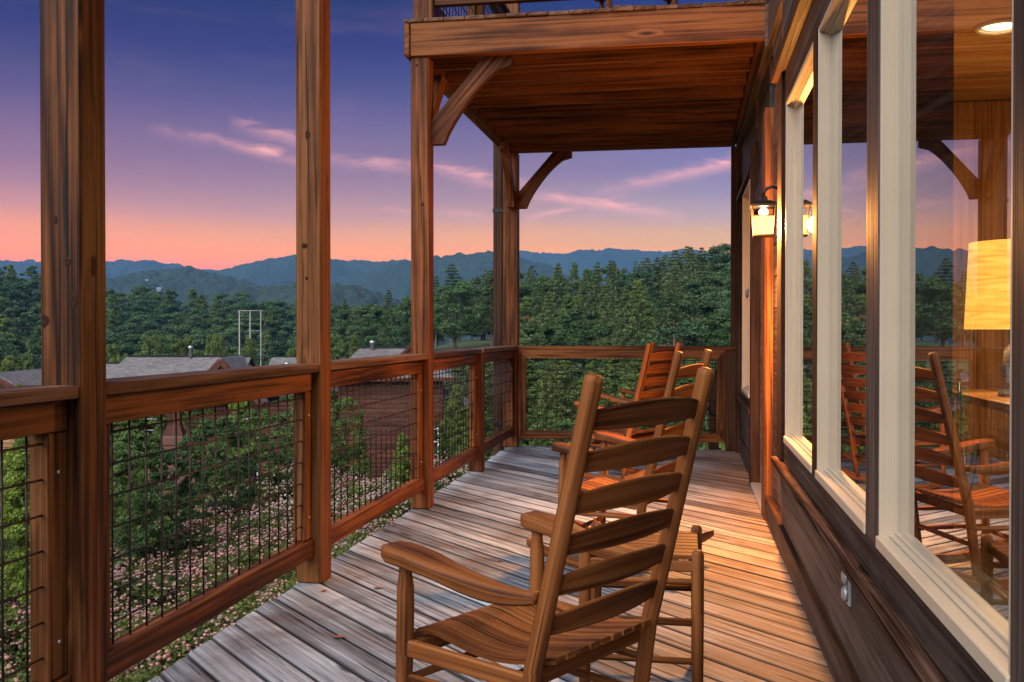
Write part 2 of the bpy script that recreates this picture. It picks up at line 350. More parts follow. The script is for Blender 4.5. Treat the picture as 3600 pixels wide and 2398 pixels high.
def mesh(name, V, F, mats, uv=None, smooth=False, mi=None, tint=None):
    """V (n,3), F list of faces or (m,k) array, uv per loop"""
    me = bpy.data.meshes.new(name)
    V = np.asarray(V, dtype=np.float32)
    if isinstance(F, np.ndarray):
        k = F.shape[1]; m = F.shape[0]
        me.vertices.add(len(V)); me.vertices.foreach_set('co', V.ravel())
        me.loops.add(m * k); me.loops.foreach_set('vertex_index', F.astype(np.int32).ravel())
        me.polygons.add(m); me.polygons.foreach_set('loop_start', np.arange(0, m * k, k, dtype=np.int32))
        me.update(calc_edges=True)
    else:
        me.from_pydata([tuple(map(float, v)) for v in V], [], F)
    for mt in (mats if isinstance(mats, (list, tuple)) else [mats]): me.materials.append(mt)
    if uv is not None:
        l = me.uv_layers.new(name='uv'); l.data.foreach_set('uv', np.asarray(uv, dtype=np.float32).ravel())
    if mi is not None: me.polygons.foreach_set('material_index', np.asarray(mi, dtype=np.int32))
    if smooth: me.polygons.foreach_set('use_smooth', np.ones(len(me.polygons), dtype=bool))
    if tint is not None:
        a = me.attributes.new('tint', 'FLOAT', 'POINT'); a.data.foreach_set('value', np.asarray(tint, dtype=np.float32))
    me.update(); return me

_cb = {}
def cbox_mesh(L, Wd, H, mat, c=0.004, uvswap=False):
    """chamfered box, length along local x (the grain), centred"""
    key = (round(L, 4), round(Wd, 4), round(H, 4), mat.name, c)
    if key in _cb: return _cb[key]
    h = np.array([L / 2, Wd / 2, H / 2]); c = min(c, h.min() * 0.45)
    V = []; idx = {}
    for s0 in (-1, 1):
        for s1 in (-1, 1):
            for s2 in (-1, 1):
                s = np.array([s0, s1, s2])
                for ax in range(3):
                    p = s * (h - c); p[ax] = s[ax] * h[ax]
                    idx[(s0, s1, s2, ax)] = len(V); V.append(p)
    F = []
    for ax in range(3):
        a, b = (ax + 1) % 3, (ax + 2) % 3
        for sg in (-1, 1):
            q = []
            for (sa, sb) in ((-1, -1), (1, -1), (1, 1), (-1, 1)):
                s = [0, 0, 0]; s[ax] = sg; s[a] = sa; s[b] = sb; q.append(idx[(*s, ax)])
            F.append(q if sg > 0 else q[::-1])
    for ax in range(3):                      # chamfers along axis ax
        a, b = (ax + 1) % 3, (ax + 2) % 3
        for sa in (-1, 1):
            for sb in (-1, 1):
                def g(sx_, face):
                    s = [0, 0, 0]; s[ax] = sx_; s[a] = sa; s[b] = sb; return idx[(*s, face)]
                q = [g(-1, a), g(1, a), g(1, b), g(-1, b)]
                F.append(q if sa * sb < 0 else q[::-1])
    for s0 in (-1, 1):
        for s1 in (-1, 1):
            for s2 in (-1, 1):
                q = [idx[(s0, s1, s2, k)] for k in range(3)]
                F.append(q if s0 * s1 * s2 > 0 else q[::-1])
    V = np.array(V); uv = []
    for f in F:
        p = V[f]; n = np.abs(np.cross(p[1] - p[0], p[2] - p[0])); ax = int(np.argmax(n))
        for q in p:
            if ax == 2: uv.append((q[0], q[1]))
            elif ax == 1: uv.append((q[0], q[2] + 0.31))
            else: uv.append((q[1] * 0.4, q[2] + q[1] * 0.6 + 0.6))
    me = mesh('box', V, F, mat, uv); _cb[key] = me; return me
def bar(name, p, q, w, h, mat, parent=None, up=(0, 0, 1), c=0.004):
    """timber from p to q; w across, h along up"""
    p, q = Vector(p), Vector(q); d = q - p; L = d.length; x = d.normalized(); z = Vector(up); z = (z - x * z.dot(x)).normalized(); y = z.cross(x)
    me = cbox_mesh(L, w, h, mat, c)
    o = link(name, me, parent)
    mw = Matrix.Translation((p + q) / 2) @ Matrix((x, y, z)).transposed().to_4x4()
    o.matrix_basis = mw; return o
def box(name, lo, hi, mat, parent=None, grain='x', c=0.004):
    """axis-aligned box given by two corners; grain along an axis"""
    lo, hi = Vector(lo), Vector(hi); m = (lo + hi) / 2; s = hi - lo
    if grain == 'x': return bar(name, (lo.x, m.y, m.z), (hi.x, m.y, m.z), s.y, s.z, mat, parent, (0, 0, 1), c)
    if grain == 'y': return bar(name, (m.x, lo.y, m.z), (m.x, hi.y, m.z), s.x, s.z, mat, parent, (0, 0, 1), c)
    return bar(name, (m.x, m.y, lo.z), (m.x, m.y, hi.z), s.x, s.y, mat, parent, (0, 1, 0), c)
def prism(poly, n, thick, mat, udir=None, off=(0, 0, 0)):
    """polygon (3D points, counter-clockwise seen from n) extruded by thick along -n; uv grain along udir"""
    P = [Vector(p) for p in poly]; n = Vector(n).normalized(); k = len(P)
    V = P + [p - n * thick for p in P]
    F = [list(range(k)), list(range(2 * k - 1, k - 1, -1))] + [[i, i + k, (i + 1) % k + k, (i + 1) % k] for i in range(k)]
    u = Vector(udir).normalized() if udir else (P[1] - P[0]).normalized(); w = n.cross(u); uv = []
    for f in F:
        for i in f:
            q = V[i]; uv.append((q.dot(u), q.dot(w) + q.dot(n)))
    return mesh('prism', [tuple(v) for v in V], F, mat, uv)
def tube_mesh(pts, rad, mat, n=10, cap=True, smooth=True):
    pts = [Vector(p) for p in pts]; m = len(pts); rad = rad if isinstance(rad, (list, tuple)) else [rad] * m
    V, uv_ring = [], []; t0 = (pts[1] - pts[0]).normalized(); a = Vector((0, 0, 1)) if abs(t0.z) < 0.9 else Vector((1, 0, 0))
    x = t0.cross(a).normalized(); L = 0; Ls = []
    for i, p in enumerate(pts):
        tt = (pts[min(i + 1, m - 1)] - pts[max(i - 1, 0)]).normalized(); x = (x - tt * x.dot(tt)).normalized(); y = tt.cross(x)
        if i: L += (p - pts[i - 1]).length
        Ls.append(L)
        for j in range(n):
            th = 2 * math.pi * j / n; V.append(p + (x * math.cos(th) + y * math.sin(th)) * rad[i])
    F, uv = [], []
    for i in range(m - 1):
        for j in range(n):
            k = (j + 1) % n; F.append([i * n + j, i * n + k, (i + 1) * n + k, (i + 1) * n + j])
            r0 = rad[i]; v0, v1 = 2 * math.pi * r0 * j / n, 2 * math.pi * r0 * (j + 1) / n
            uv += [(Ls[i], v0), (Ls[i], v1), (Ls[i + 1], v1), (Ls[i + 1], v0)]
    if cap:
        for ring, rev in ((0, True), (m - 1, False)):
            f = [ring * n + j for j in range(n)]; F.append(f[::-1] if rev else f)
            uv += [(V[i].x * .3, V[i].y * .3) for i in F[-1]]
    return mesh('tube', [tuple(v) for v in V], F, mat, uv, smooth=smooth)
def tube(name, pts, rad, mat, parent=None, n=10): return link(name, tube_mesh(pts, rad, mat, n), parent)
def loft(secs, mat, smooth=True, cap=True, ulen=None):
    """sections: list of rings (equal count) -> closed skin; u along the loft"""
    m, n = len(secs), len(secs[0]); V = [tuple(p) for s in secs for p in s]; F, uv = [], []
    L = [0.0]
    for i in range(1, m): L.append(L[-1] + (Vector(secs[i][0]) - Vector(secs[i - 1][0])).length)
    per = [0.0]
    for j in range(n): per.append(per[-1] + (Vector(secs[m // 2][(j + 1) % n]) - Vector(secs[m // 2][j])).length)
    for i in range(m - 1):
        for j in range(n):
            k = (j + 1) % n; F.append([i * n + j, i * n + k, (i + 1) * n + k, (i + 1) * n + j])
            uv += [(L[i], per[j]), (L[i], per[j + 1]), (L[i + 1], per[j + 1]), (L[i + 1], per[j])]
    if cap:
        for i, rev in ((0, True), (m - 1, False)):
            f = [i * n + j for j in range(n)]; F.append(f[::-1] if rev else f); uv += [(0.1 * q, per[q]) for q in range(n)]
    return mesh('loft', V, F, mat, uv, smooth=smooth)

# photo pixel (in a 2354 px wide view) -> direction; distance always comes from what the thing stands on
_f = Vector((-math.sin(YAW), math.cos(YAW), 0)); _r = Vector((math.cos(YAW), math.sin(YAW), 0)); _u0 = Vector((0, 0, 1))
_w = _f * math.cos(PITCH) + _u0 * math.sin(PITCH); _u = _u0 * math.cos(PITCH) - _f * math.sin(PITCH)
PX = 3600 / 2354.0
def ray(xv, yv): return _w + _r * ((xv * PX - 1800) / FPX) + _u * ((1199 - yv * PX) / FPX)
def on_y(xv, yv, Y): d = ray(xv, yv); return Vector((0, 0, EYE)) + d * (Y / d.y)
def on_x(xv, yv, X): d = ray(xv, yv); return Vector((0, 0, EYE)) + d * (X / d.x)
def at_dist(xv, yv, D):
    d = ray(xv, yv); return Vector((0, 0, EYE)) + d * (D / math.hypot(d.x, d.y))

# ================================================================== THE LAND
GX = np.array([-900, -300, 0, 250, 450, 680, 800, 945, 1100, 1250, 1450, 1690, 2100, 2600], float)
GA = np.array([math.atan2(ray(x, 700).x, ray(x, 700).y) for x in GX])     # azimuths of those columns
GD = np.array([0, 8, 16, 30, 60, 100, 140, 200, 260, 340, 430, 700, 1200, 2000], float)
near = [-3.0, -3.1, -3.3, -3.9]
GZ = np.array([
    near + [-8.5, -12, -14, -15, -10, 3, 18, 6, -20, -60],
    near + [-8.5, -12, -14, -15, -10, 3, 16, 6, -20, -60],
    near + [-8.5, -12, -15, -15, -10, 2.5, 14, 4, -20, -60],
    near + [-8.5, -12.5, -15.5, -17, -14, -5, 4, -4, -25, -60],
    near + [-9.0, -13, -16, -17, -15, -7, 2, -9, -30, -60],
    near + [-9.0, -13, -15, -16, -14, -8, -2, -14, -30, -60],
    near + [-9.0, -12, -10, -7, -6, -6, -4, -15, -35, -60],
    near + [-8.5, -11, -6.5, -2.8, -4, -8, -12, -25, -40, -60],
    near + [-8.0, -10, -5.5, -1.2, -1.0, -6, -12, -25, -40, -60],
    near + [-8.0, -9, -5, -1, 2.0, -4, -12, -25, -40, -60],
    near + [-8.0, -9, -5, 0, 3.0, 0, -10, -25, -40, -60],
    near + [-8.0, -9, -5, 2, 8.0, 6, 0, -15, -40, -60],
    near + [-7.0, -7, -3, 5, 10, 10, 5, -10, -35, -60],
    near + [-6.0, -5, -1, 6, 12, 12, 8, -10, -35, -60]])
def ground_z(x, y):
    """height of the land at world points (arrays)"""
    x = np.asarray(x, float); y = np.asarray(y, float)
    d = np.hypot(x, y); a = np.arctan2(x, y)
    a = np.clip(a, GA[0], GA[-1]); dd = np.clip(d, 0, GD[-1] - 1e-3)
    i = np.clip(np.searchsorted(GA, a, side='right') - 1, 0, len(GA) - 2); fa = (a - GA[i]) / (GA[i + 1] - GA[i]); fa = fa * fa * (3 - 2 * fa)
    j = np.clip(np.searchsorted(GD, dd, side='right') - 1, 0, len(GD) - 2); fd = (dd - GD[j]) / (GD[j + 1] - GD[j])
    z = (GZ[i, j] * (1 - fa) + GZ[i + 1, j] * fa) * (1 - fd) + (GZ[i, j + 1] * (1 - fa) + GZ[i + 1, j + 1] * fa) * fd
    wv = np.clip((d - 12) / 40, 0, 1)
    z = z + wv * (0.5 * np.sin(x * 0.11 + 1.3) * np.cos(y * 0.093) + 0.25 * np.sin(x * 0.31 - y * 0.27))
    return z
def build_ground():
    azs = np.unique(np.concatenate([np.linspace(-math.pi, math.pi, 73)[:-1], np.linspace(R(-50), R(35), 171)]))
    ds = np.concatenate([[0.0], np.geomspace(3, 2000, 90), [3000, 5000, 9000, 12000]])
    V = [(0, 0, float(ground_z(0, 0)))]
    X = np.outer(ds[1:], np.sin(azs)); Y = np.outer(ds[1:], np.cos(azs)); Z = ground_z(X, Y)
    V = np.concatenate([np.array(V), np.stack([X.ravel(), Y.ravel(), Z.ravel()], 1)]); n = len(azs); F = []
    for j in range(n): F.append([0, 1 + (j + 1) % n, 1 + j])
    for i in range(len(ds) - 2):
        for j in range(n):
            k = (j + 1) % n; F.append([1 + i * n + j, 1 + i * n + k, 1 + (i + 1) * n + k, 1 + (i + 1) * n + j])
    o = link('ground', mesh('ground', V, F, M['ground'], smooth=True)); tag(o, kind='structure')
build_ground()

def vnoise(x, y, seed):
    """smooth value noise on arrays"""
    xi, yi = np.floor(x).astype(int), np.floor(y).astype(int); fx, fy = x - xi, y - yi
    fx, fy = fx * fx * (3 - 2 * fx), fy * fy * (3 - 2 * fy)
    def h(a, b):
        n = (a * 374761393 + b * 668265263 + seed * 1274126177) & 0x7fffffff
        n = ((n ^ (n >> 13)) * 1274126177) & 0x7fffffff
        return ((n ^ (n >> 16)) & 0xffff) / 65535.0
    return (h(xi, yi) * (1 - fx) + h(xi + 1, yi) * fx) * (1 - fy) + (h(xi, yi + 1) * (1 - fx) + h(xi + 1, yi + 1) * fx) * fy
def hill(D, depth, prof, bump, step, seed, base=-60):
    """a wooded ridge: crest height over azimuth from a profile of (column, row), standing at distance D"""
    xs = np.array([p[0] for p in prof], float)
    azp = np.array([math.atan2(ray(x, 700).x, ray(x, 700).y) for x in xs])
    zp = np.array([EYE + (760 - p[1]) / 2292.0 * D for p in prof])
    az = np.arange(azp[0], azp[-1], step / D); crest = np.interp(az, azp, zp)
    for _ in range(3): crest = np.convolve(np.pad(crest, 8, mode='edge'), np.ones(17) / 17, mode='valid')
    sv = np.concatenate([np.linspace(-1, 0, 74), np.linspace(0, 0.5, 10)[1:]])
    AZ, SV = np.meshgrid(az, sv); CR = np.broadcast_to(crest, AZ.shape)
    DD = D + SV * depth; X = DD * np.sin(AZ); Y = DD * np.cos(AZ)
    prf = np.where(SV < 0, 1 - np.abs(SV) ** 1.25, 1 - (SV * 1.6) ** 2)
    gul = (vnoise(X / (depth * .22), Y / (depth * .22), seed) - .5) * 0.34 + (vnoise(X / (depth * .08), Y / (depth * .08), seed + 5) - .5) * 0.14
    Z = base + (CR - base) * np.clip(prf + gul * (1 - np.exp(-np.abs(SV) * 7)) , 0, 1.0)
    tb = np.maximum(vnoise(X / bump, Y / bump, seed + 9), vnoise(X / bump + 31.4, Y / bump + 7.7, seed + 3)) - 0.55
    Z = Z + tb * bump * 1.1 + (vnoise(X / bump / 3.5, Y / bump / 3.5, seed + 2) - .5) * bump * 0.9
    h, w = AZ.shape; V = np.stack([X.ravel(), Y.ravel(), Z.ravel()], 1)
    I = np.arange(h * w).reshape(h, w); F = np.stack([I[:-1, :-1].ravel(), I[:-1, 1:].ravel(), I[1:, 1:].ravel(), I[1:, :-1].ravel()], 1)
    o = link('hill', mesh('hill', V, F, M['hill'], smooth=True)); tag(o, kind='structure'); return o
hill(4600, 1500, [(-1200, 640), (-500, 625), (0, 618), (245, 615), (300, 609), (345, 607), (400, 615), (470, 627), (560, 640), (700, 655), (900, 640),
                  (1000, 610), (1060, 594), (1110, 584), (1150, 580), (1191, 577), (1235, 585), (1330, 588), (1400, 584), (1440, 580), (1500, 581), (1590, 592), (1750, 585), (2000, 592), (2500, 600), (3200, 610)], 16, 9, 1)
hill(3300, 1100, [(430, 655), (500, 634), (560, 621), (610, 607), (645, 599), (668, 597), (700, 601), (767, 600), (821, 606), (887, 609), (944, 598), (1000, 606), (1100, 640), (1200, 700)], 14, 7, 22)
hill(2500, 900, [(430, 720), (560, 690), (640, 660), (700, 650), (760, 668), (800, 650), (837, 634), (901, 612), (944, 605), (1001, 591), (1038, 588), (1090, 587), (1138, 591), (1165, 597), (1190, 605), (1238, 598), (1265, 608), (1291, 627), (1340, 655), (1450, 700)], 12, 5.5, 37)
hill(1750, 520, [(-900, 640), (-300, 650), (100, 652), (250, 647), (300, 640), (330, 629), (360, 622), (395, 619), (440, 621), (480, 628), (520, 640), (560, 658), (640, 675), (740, 690), (860, 700), (1000, 730)], 11, 4.0, 41)
hill(1150, 330, [(420, 715), (500, 690), (560, 676), (620, 662), (668, 652), (720, 655), (767, 662), (830, 672), (920, 700), (1000, 725)], 10, 3.0, 57)
# pale cabins far away on the wooded dome
for xv, yv, D, s in ((366, 666, 1530, 3.0), (338, 646, 1640, 1.6)):
    p = at_dist(xv, yv, D); o = empty('far_cabin', (p.x, p.y, p.z), 0.3, 'tiny pale cabin with a low gable on the wooded dome across the valley', 'cabin', 'pale cabins on the wooded dome')
    h = s * .45
    box('wall', (-s, -3, -8), (s, 3, h), M['asphalt'], o)
    link('roof', prism([(-s - .6, -3.6, h), (s + .6, -3.6, h), (s + .6, 0, h + 1.8), (-s - .6, 0, h + 1.8)], (0, -.58, .81), .3, M['asphalt']), o)

# ================================================================== PORCH
# ---- deck floor: diagonal weathered boards, each its own piece
deck = empty('deck_floor', (0, 0, 0), kind='structure')
XL, XR, Y0, Y1 = -1.857, 0.53, -1.6, 10.46
def clip_rect(poly, x0, x1, y0, y1):
    for ax, lim, sg in ((0, x0, 1), (0, x1, -1), (1, y0, 1), (1, y1, -1)):
        out = []
        for i, p in enumerate(poly):
            q = poly[(i + 1) % len(poly)]; a, b = sg * (p[ax] - lim), sg * (q[ax] - lim)
            if a >= 0: out.append(p)
            if a * b < 0:
                s = a / (a - b); out.append((p[0] + (q[0] - p[0]) * s, p[1] + (q[1] - p[1]) * s))
        poly = out
        if len(poly) < 3: return []
    return poly
BW = 0.1445; gap = 0.0095
dv = (math.sqrt(.5), -math.sqrt(.5)); nv = (math.sqrt(.5), math.sqrt(.5))
k0 = int((XL + Y0) * math.sqrt(.5) / BW) - 1; k1 = int((XR + Y1) * math.sqrt(.5) / BW) + 1
for k in range(k0, k1 + 1):
    a, b = k * BW + gap / 2, (k + 1) * BW - gap / 2
    q = [(nv[0] * a - dv[0] * 30, nv[1] * a - dv[1] * 30), (nv[0] * a + dv[0] * 30, nv[1] * a + dv[1] * 30),
         (nv[0] * b + dv[0] * 30, nv[1] * b + dv[1] * 30), (nv[0] * b - dv[0] * 30, nv[1] * b - dv[1] * 30)]
    e = random.uniform(-.012, .010)
    pl = clip_rect(q, XL + e, XR, Y0, Y1)
    if not pl: continue
    z = random.uniform(-.0025, 0.0)
    tilt = random.uniform(-.012, .012)
    # slightly crowned board with rounded long edges: three strips across
    ptsV, F, uv = [], [], []
    prof = [(0.0, -.030), (0.0, -.004), (.06, -.0008), (.5, 0.0012), (.94, -.0008), (1.0, -.004), (1.0, -.030)]
    cen = (a + b) / 2
    def along(n0):           # the span of the board line at offset n0 inside the rectangle
        s = clip_rect([(nv[0] * n0 - dv[0] * 30, nv[1] * n0 - dv[1] * 30), (nv[0] * n0 + dv[0] * 30, nv[1] * n0 + dv[1] * 30), (nv[0] * (n0 + 1e-4) + dv[0] * 30, nv[1] * (n0 + 1e-4) + dv[1] * 30)], XL + e, XR, Y0, Y1)
        if not s: return None
        ts = [p[0] * dv[0] + p[1] * dv[1] for p in s]; return min(ts), max(ts)
    rows = []
    for fr, dz in prof:
        n0 = a + (b - a) * fr; sp_ = along(n0)
        if sp_ is None: rows = None; break
        rows.append([(n0, sp_[0], dz), (n0, sp_[1], dz)])
    if rows is None: continue
    V = []
    for r_ in rows:
        for n0, tt, dz in r_: V.append((nv[0] * n0 + dv[0] * tt, nv[1] * n0 + dv[1] * tt, dz + z + tilt * (n0 - cen)))
    m_ = len(prof); F = [[2 * i, 2 * i + 1, 2 * i + 3, 2 * i + 2] for i in range(m_ - 1)]
    F += [[2 * i for i in range(m_)][::1], [2 * i + 1 for i in range(m_)][::-1]]
    for f in F:
        for i in f:
            n0, tt, dz = rows[i // 2][i % 2]; uv.append((tt, n0 + dz))
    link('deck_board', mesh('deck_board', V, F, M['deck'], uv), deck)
# framing under the boards
for y in np.arange(Y0 + .2, Y1, .405): box('joist', (XL + .05, y, -.27), (XR, y + .038, -.032), M['stain_dark'], deck, 'x')
box('rim_joist', (XL + .004, Y0, -.27), (XL + .045, Y1, -.032), M['stain_dark'], deck, 'y')

# ---- posts
def post(name, x0, x1, y0, y1, z0, z1, label, mat='stain', group='porch posts'):
    o = box(name, (x0, y0, z0), (x1, y1, z1), M[mat], None, 'z', .006); return tag(o, label, 'post', group)
PI_ = -1.734
post('porch_post', -1.868, PI_, 2.646, 2.776, .001, 6.2, 'thick stained porch post with a long crack, beside the mitred railing panel')
post('porch_post', -1.862, PI_, 4.582, 4.72, .001, 6.2, 'tall stained porch post with a dark knot halfway up, beside the split cap rail')
post('porch_post', -1.862, PI_, 6.633, 6.77, .001, 3.10, 'stained porch post carrying the near end of the upper deck beam')
post('porch_post', -1.9, -1.744, 10.334, 10.474, .001, 3.10, 'corner porch post where the two railings meet, with two curved brackets')
post('porch_post', -1.862, PI_, 0.70, 0.832, .001, 6.2, 'stained porch post beside the railing panel across from the outlet')
post('rail_post', -1.860, PI_, 8.465, 8.56, .001, 1.026, 'short railing post ending under the cap between two mesh panels')
post('rail_post', .40, .512, 10.337, 10.46, .001, 1.026, 'short dark stained post holding the end railing beside the house corner', 'stain_dark')
post('porch_post', .452, .566, 10.38, 10.47, 1.072, 3.10, 'slim dark stained post at the house corner above the end railing', 'stain_dark')

# drying cracks and knots proud of the sawn faces
M['crack'] = plain('crack_dark', (0.006, 0.004, 0.003), 0.9)  # flat dark colour of the slivers that draw the cracks
M['knot'] = plain('knot_wood', (0.030, 0.0095, 0.004), 0.7, nscale=90, namp=1.2, bump=0.3, spec=0.15)
def crack(po, pts, n, w=.0028):
    P = [Vector(p) - po.location for p in pts]; n = Vector(n); V = []; F = []; m = len(P)
    for i, p in enumerate(P):
        d = (P[min(i + 1, m - 1)] - P[max(i - 1, 0)]).normalized(); sd = n.cross(d) * w * (math.sin(math.pi * (i + .15) / (m - .7)) * random.uniform(.6, 1.2) + .15)
        V += [p - sd + n * .0006, p + sd + n * .0006]
    for i in range(m - 1): F.append([2 * i, 2 * i + 1, 2 * i + 3, 2 * i + 2])
    o = link('crack', mesh('crack', [tuple(v) for v in V], F, M['crack'])); o.parent = po; o.matrix_parent_inverse = po.matrix_basis.to_3x3().to_4x4().inverted(); o.location = (0, 0, 0)
def knot(po, p, n, a, b, tilt=0.0):
    n = Vector(n); x = n.orthogonal().normalized() if abs(n.y) < .5 else Vector((1, 0, 0)); z = Vector((0, 0, 1)); x = z.cross(n).normalized(); V = []; F = []
    for ring, (q, h) in enumerate(((.95, .0003), (.72, .0010), (.4, .0013), (.15, .0004))):
        for j in range(14):
            th = 2 * math.pi * j / 14 + tilt; r = q * (1 + .13 * math.sin(3 * th + a * 90)); V.append(Vector(p) - po.location + x * math.cos(th) * a * r + z * math.sin(th) * b * r + n * h)
    for i in range(3):
        for j in range(14): k = (j + 1) % 14; F.append([i * 14 + j, i * 14 + k, (i + 1) * 14 + k, (i + 1) * 14 + j])
    F.append([42 + j for j in range(14)])
    o = link('knot', mesh('knot', [tuple(v) for v in V], F, M['knot'], smooth=True)); o.parent = po; o.matrix_parent_inverse = po.matrix_basis.to_3x3().to_4x4().inverted(); o.location = (0, 0, 0)
def fp(rows, Y): return [tuple(on_y(x, y, Y)) for x, y in rows]
pp = [o for o in bpy.data.objects if o.name.startswith('porch_post')]
P1, P2, P3 = pp[0], pp[1], pp[2]
crack(P1, fp([(157, 160), (155, 230), (151, 310), (152, 380), (148, 450), (150, 520), (153, 580), (155, 640), (160, 690), (170, 735)], 2.6455), (0, -1, 0), .0040)
crack(P1, [(-1.7335, 2.72 + .004 * math.sin(z * 9), z) for z in np.linspace(.35, 1.6, 12)], (1, 0, 0), .0022)
crack(P2, fp([(702, 60), (703, 130), (706, 210), (708, 300), (709, 400), (712, 480)], 4.5815), (0, -1, 0), .0028)
crack(P3, fp([(962, 210), (963, 300), (961, 420), (964, 560)], 6.6325), (0, -1, 0), .0022)
for (x, y, a, b) in ((155, 602, .011, .017), (168, 690, .014, .030), (103, 737, .014, .020), (128, 505, .006, .013)): knot(P1, on_y(x, y, 2.6455), (0, -1, 0), a, b)
for (x, y, a, b) in ((707, 310, .013, .024), (700, 565, .016, .014), (705, 640, .008, .010)): knot(P2, on_y(x, y, 4.5815), (0, -1, 0), a, b)
for (x, y, a, b) in ((958, 150, .010, .010), (972, 470, .008, .014)): knot(P3, on_y(x, y, 6.6325), (0, -1, 0), a, b)
knot(P1, (-1.7335, 2.71, 1.42), (1, 0, 0), .016, .032)
# ---- railing panels with welded wire
WIRE = {}
def wire(parent, p, q, r=0.0036):
    p, q = Vector(p), Vector(q); L = (q - p).length
    key = round(L, 3)
    if key not in WIRE: WIRE[key] = tube_mesh([(0, 0, -L / 2), (0, 0, L / 2)], r, M['wire'], 6)
    o = link('wire', WIRE[key], parent); o.location = (p + q) / 2
    o.rotation_mode = 'QUATERNION'; o.rotation_quaternion = (q - p).to_track_quat('Z', 'Y'); return o
def rail_side(y0, y1, label, zb=(.135, .222), top_mat='stain', z=0.0, capmat='stain_cap', group='mesh railing panels', wires=True):
    """railing panel along the open side of the porch (runs along y)"""
    o = empty('railing_panel', (-1.81, (y0 + y1) / 2, z), 0, label, 'railing', group)
    def B(n, lo, hi, m, g): b = box(n, (lo[0] + 1.81, lo[1] - (y0 + y1) / 2, lo[2]), (hi[0] + 1.81, hi[1] - (y0 + y1) / 2, hi[2]), M[m], o, g); return b
    B('cap_rail', (-1.905, y0 + .002, 1.029), (-1.740, y1 - .002, 1.067), capmat, 'y')
    B('top_rail', (-1.842, y0 + .003, .936), (-1.778, y1 - .003, 1.026), top_mat, 'y')
    B('bottom_rail', (-1.836, y0 + .003, zb[0]), (-1.768, y1 - .003, zb[1]), top_mat, 'y')
    for a in (y0 + .003, y1 - .090): B('stile', (-1.842, a, zb[1] + .002), (-1.780, a + .087, .934), top_mat, 'z')
    ya, yb = y0 + .09, y1 - .09
    for i, yy in enumerate((y0 + .046, y1 - .046)):
        for zz in (.33, .82):
            k = tube('screw', [(-1.7805 + 1.81, yy - (y0 + y1) / 2, zz), (-1.776 + 1.81, yy - (y0 + y1) / 2, zz)], .006, M['steel'], o, 8)
    if wires:
        yy = ya + .05
        while yy < yb: wire(o, (-1.806 + 1.81, yy - (y0 + y1) / 2, zb[1] - .04), (-1.806 + 1.81, yy - (y0 + y1) / 2, .965)); yy += .1016
        zz = .905
        while zz > zb[1]: wire(o, (-1.8005 + 1.81, ya - .05 - (y0 + y1) / 2, zz), (-1.8005 + 1.81, yb + .05 - (y0 + y1) / 2, zz)); zz -= .1016
    return o
rail_side(.832, 2.646, 'mesh railing panel with mitred frame beside the thick cracked post')
rail_side(2.776, 4.582, 'long wire mesh railing panel in front of the pink blossom slope')
rail_side(4.72, 6.633, 'wire mesh railing panel with a split, peeling cap in front of the brown cabin')
rail_side(6.77, 8.465, 'wire mesh railing panel under the long cap that runs to the corner post', capmat='stain_cap')
rail_side(8.56, 10.334, 'wire mesh railing panel ending at the corner porch post', capmat='stain_cap')
def rail_far(z=0.0, label='end railing panel of orange stained frame and wire mesh across the deck', y=10.345, x0=-1.744, x1=.40, zb=(.088, .180)):
    o = empty('railing_panel', ((x0 + x1) / 2, y, z), 0, label, 'railing', 'mesh railing panels'); cx = (x0 + x1) / 2
    def B(n, lo, hi, m, g): return box(n, (lo[0] - cx, lo[1], lo[2]), (hi[0] - cx, hi[1], hi[2]), M[m], o, g)
    B('cap_rail', (x0 + .002, -.004, 1.029), (.495, .15, 1.067), 'stain', 'x')
    def tz(n, pts): link(n, prism([(p[0] - cx, .0, p[1]) for p in pts], (0, -1, 0), .04, M['stain'], (pts[1][0] - pts[0][0], 0, pts[1][1] - pts[0][1])), o)
    w = .088; a, b, c, d = x0 + .004, x1 - .004, zb[0], 1.026
    tz('bottom_rail', [(a, c), (b, c), (b - w, c + w), (a + w, c + w)])
    tz('top_rail', [(b, d), (a, d), (a + w, d - w), (b - w, d - w)])
    tz('stile', [(a, d - .001), (a, c + .001), (a + w - .001, c + w), (a + w - .001, d - w)])
    tz('stile', [(b, c + .001), (b, d - .001), (b - w + .001, d - w), (b - w + .001, c + w)])
    x = a + w + .015
    while x < b - w: wire(o, (x - cx, .022, c + w - .03), (x - cx, .022, d - w + .03)); x += .1016
    zz = d - w - .018
    while zz > c + w: wire(o, (a + w - .03 - cx, .0275, zz), (b - w + .03 - cx, .0275, zz)); zz -= .1016
    return o
rail_far()

# ---- upper deck: beam, rim, joists, boards
up = empty('upper_deck', (-.67, 8.5, 3.1), 0, 'upper deck of stained beams and joists resting on the corner posts', 'deck')
def U(n, lo, hi, m, g, c=.004): return box(n, (lo[0] + .67, lo[1] - 8.5, lo[2] - 3.1), (hi[0] + .67, hi[1] - 8.5, hi[2] - 3.1), M[m], up, g, c)
U('front_beam', (-1.858, 6.612, 3.102), (.512, 6.650, 3.325), 'stain', 'x')
U('inner_beam', (-1.80, 6.653, 3.102), (.512, 6.691, 3.322), 'stain', 'x')
U('rim_beam', (-1.90, 6.60, 3.102), (-1.862, 10.5, 3.323), 'stain', 'y')
U('inner_rim', (-1.859, 6.78, 3.102), (-1.802, 10.42, 3.322), 'joist', 'y')
U('far_beam', (-1.798, 10.36, 3.102), (.49, 10.44, 3.322), 'joist', 'x')
U('ledger_board', (.455, 6.695, 3.104), (.495, 10.355, 3.32), 'joist', 'y')
